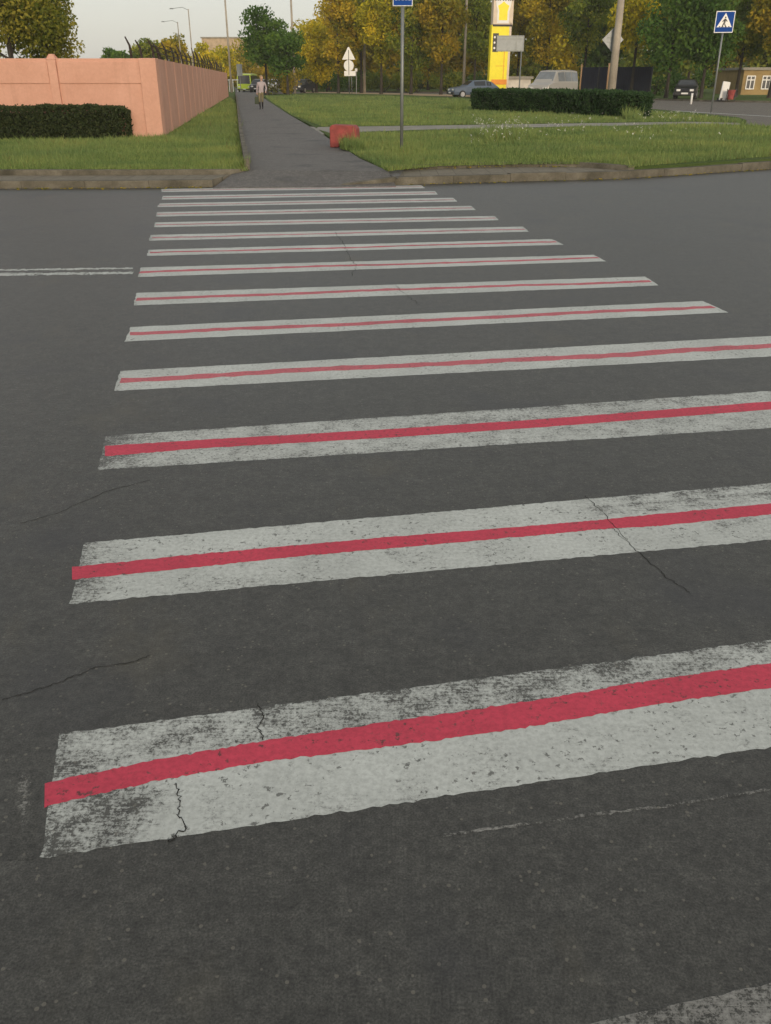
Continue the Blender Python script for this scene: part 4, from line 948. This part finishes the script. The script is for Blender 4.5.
tmp = link(bpy.data.objects.new('person_skeleton', me)); sm = tmp.modifiers.new('skin', 'SKIN'); ss = tmp.modifiers.new('sub', 'SUBSURF'); ss.levels = ss.render_levels = 2
for v, n in zip(me.skin_vertices[0].data, nm): v.radius = (J[n][3],) * 2
me.skin_vertices[0].data[0].use_root = True
bpy.context.view_layer.update()
ev = tmp.evaluated_get(bpy.context.evaluated_depsgraph_get()); bm2 = bpy.data.meshes.new_from_object(ev); bpy.data.objects.remove(tmp)
bm2.materials.clear()
for m in (M_SKIN, M_JACK, M_TROU, M_BOOT): bm2.materials.append(m)
for p in bm2.polygons:
    z = p.center.z; x = p.center.x; p.use_smooth = True
    hand = (x < -.15 and z < .86) or (x > .28 and z < .94)
    p.material_index = 0 if (z > 1.49 or hand) else 1 if (z > .90 or x < -.165 or x > .25) else 2 if z > .40 else 3
bm2.transform(Matrix.Scale(k, 4)); body = link(bpy.data.objects.new('body', bm2), ph)
bm = NB(); bmesh.ops.create_uvsphere(bm, u_segments=14, v_segments=10, radius=.108, matrix=Matrix.Translation((.10, .0, 1.665)) @ Matrix.Diagonal((.95, 1.05, .95, 1)))
for v in [v for v in bm.verts if v.co.y < -.055 and v.co.z < 1.70]: v.co.y = -.03
bmesh.ops.scale(bm, vec=(k, k, k), verts=bm.verts); from_bm('hair', bm, M_HAIR, ph, smooth=True)
bm = NB()
for sx in (.065, .135): bmesh.ops.create_uvsphere(bm, u_segments=8, v_segments=6, radius=.011, matrix=Matrix.Translation((sx, -.105, 1.64)))
bx(bm, Vector((.10, -.105, 1.575)), (.05, .012, .012)); bmesh.ops.scale(bm, vec=(k, k, k), verts=bm.verts); from_bm('face', bm, M_DGREY, ph)
bm = NB(); bx(bm, Vector((.10, -.118, 1.61)), (.026, .035, .05), taper=.5); bmesh.ops.scale(bm, vec=(k, k, k), verts=bm.verts); from_bm('nose', bm, M_SKIN, ph)
M_BAG = simple('dark_green_bag', (0.035, 0.05, 0.025), .7)
bgo = empty('carrier_bag', pb + Vector((-.21 * k, -.05 * k, .76 * k))); tag(bgo, 'dark green carrier bag hanging from the hand of the pedestrian', 'bag')
bm = NB(); bx(bm, Vector((0, 0, -.24)), (.26, .12, .34), taper=.85); from_bm('sack', bm, M_BAG, bgo, bevel=.03)
bm = NB(); tube(bm, [(-.08, 0, -.09), (-.03, 0, .01), (.03, 0, .01), (.08, 0, -.09)], .012, 5); from_bm('handle', bm, M_BAG, bgo)

# ------------------------------------------------------------------ grass
def inside(poly, x, y):
    c = np.zeros(len(x), bool); j = len(poly) - 1
    for i in range(len(poly)):
        xi, yi = poly[i]; xj, yj = poly[j]
        with np.errstate(divide='ignore', invalid='ignore'):
            c ^= ((yi > y) != (yj > y)) & (x < (xj - xi) * (y - yi) / (yj - yi + 1e-12) + xi)
        j = i
    return c
def blades(name, poly, n, hmean, label=None, z=LZ, patch=None):
    xs = [p[0] for p in poly]; ys = [p[1] for p in poly]
    x = RNG.uniform(min(xs), max(xs), n * 3); y = RNG.uniform(min(ys), max(ys), n * 3); k = inside(poly, x, y); x, y = x[k][:n], y[k][:n]; N = len(x)
    u, v = (x - CX) / F, (CY - y) / F; dz = -sp + v * cp; t = (z - H) / dz
    C = np.stack([u * t, (cp + v * sp) * t, np.full(N, z - .01)], 1); dist = C[:, 1]
    sc_ = np.clip(dist / 18, .8, 2.6)
    hh = hmean * RNG.gamma(6, 1 / 6, N) * np.clip(dist / 22, .9, 1.5)
    pn = np.sin(C[:, 0] * 1.3 + 1.7 * np.sin(C[:, 1] * .8)) * np.sin(C[:, 1] * 1.1 + C[:, 0] * .4)
    hh *= 1 + .35 * pn
    wv = .0075 * sc_ * RNG.uniform(.7, 1.4, N); a = RNG.uniform(0, 2 * np.pi, N); le = hh * RNG.uniform(.1, .7, N); la = RNG.uniform(0, 2 * np.pi, N)
    d = np.stack([np.cos(a), np.sin(a), np.zeros(N)], 1) * wv[:, None]; tip = C + np.stack([np.cos(la) * le, np.sin(la) * le, hh], 1)
    V = np.stack([C - d, C + d, tip], 1).reshape(-1, 3); tn = np.clip(RNG.normal(.45, .2, N) + .15 * pn + (RNG.random(N) < .03) * .5, 0, 1)
    o = from_np(name, V, 3, M_BLADE, None, tn); tag(o, kind='stuff'); return o
blades('grass', [(-30, 169.5), (248, 170.2), (246.5, 160), (241, 135), (238, 108), (234, 101), (229.5, 97.5), (166, 137), (120, 139.5), (-30, 140.5)], 90000, .065)
blades('grass', [(388, 171), (398, 169.5), (440, 165.5), (520, 163.8), (600, 163.5), (630, 167), (680, 163.0), (725, 160), (790, 155), (790, 128), (744, 126), (690, 125.8), (560, 128.6), (420, 132.2), (332, 136), (345, 149)], 150000, .065)
blades('grass', [(322, 126.5), (420, 125.2), (560, 123.2), (690, 121.2), (744, 123), (736, 119.8), (648, 111), (560, 104.5), (463, 99.4), (400, 96.5), (311, 94.5), (265, 96), (272, 102), (291, 114.5)], 90000, .05)
# taller tufts: foot of the near sign post, foot of the red block, hedge ends
def tuft(px, py, wpx, n, h, z=LZ):
    poly = [(px - wpx, py), (px - wpx * .5, py - wpx * .12), (px + wpx * .5, py - wpx * .12), (px + wpx, py), (px + wpx * .5, py + wpx * .12), (px - wpx * .5, py + wpx * .12)]
    return blades('grass', poly, n, h, z=z)
tuft(407, 153, 20, 1100, .11); tuft(352, 148.5, 12, 1600, .17, PZ + .03); tuft(459, 110, 8, 700, .22); tuft(632, 119.5, 10, 700, .16); tuft(243, 168.5, 6, 500, .14); tuft(505, 139, 30, 2200, .2)
# small white wildflowers
Cs = []
for (cx, cy, sx, sy, n) in ((500, 134, 18, 6, 95), (540, 128, 30, 3, 14), (672, 120.5, 22, 2.2, 45), (600, 131, 60, 8, 30), (650, 140, 60, 8, 18)):
    for _ in range(n):
        p = P(random.gauss(cx, sx), max(cy - 12, random.gauss(cy, sy)), LZ); p.z += random.uniform(.12, .3); Cs.append(p)
C = np.array([tuple(p) for p in Cs]); C = np.repeat(C, 4, 0) + RNG.normal(0, .02, (len(C) * 4, 3)); V, tn = leaves(C, .015, RNG)
tag(from_np('wildflowers', V, 4, M_FLOWER, None, tn), 'small white wildflowers scattered in the right lawn bank', kind='stuff')

# dead leaves and grit gathered along the kerb foot and on the lawn edge
C = []
for line, n, sd in ((KL[1:], 120, .10), (KR[:8], 170, .10), (UR[:4], 90, .12)):
    for _ in range(n):
        i = random.randrange(len(line) - 1); p = line[i].lerp(line[i + 1], random.random()); zz_ = .012 if line is not UR[:4] and sd == .10 else KZ + .012
        C.append((p.x, p.y - abs(random.gauss(0, sd)) - .02, zz_))
C = np.array(C); V, tn = leaves(C, .030, RNG)
V = V.reshape(-1, 4, 3); V[:, :, 2] = C[:, None, 2] + (V[:, :, 2] - C[:, None, 2]) * .35; V = V.reshape(-1, 3)
tag(from_np('leaf_litter', V, 4, L['rust'], None, tn), 'dry brown leaves gathered along the kerb foot', kind='stuff')
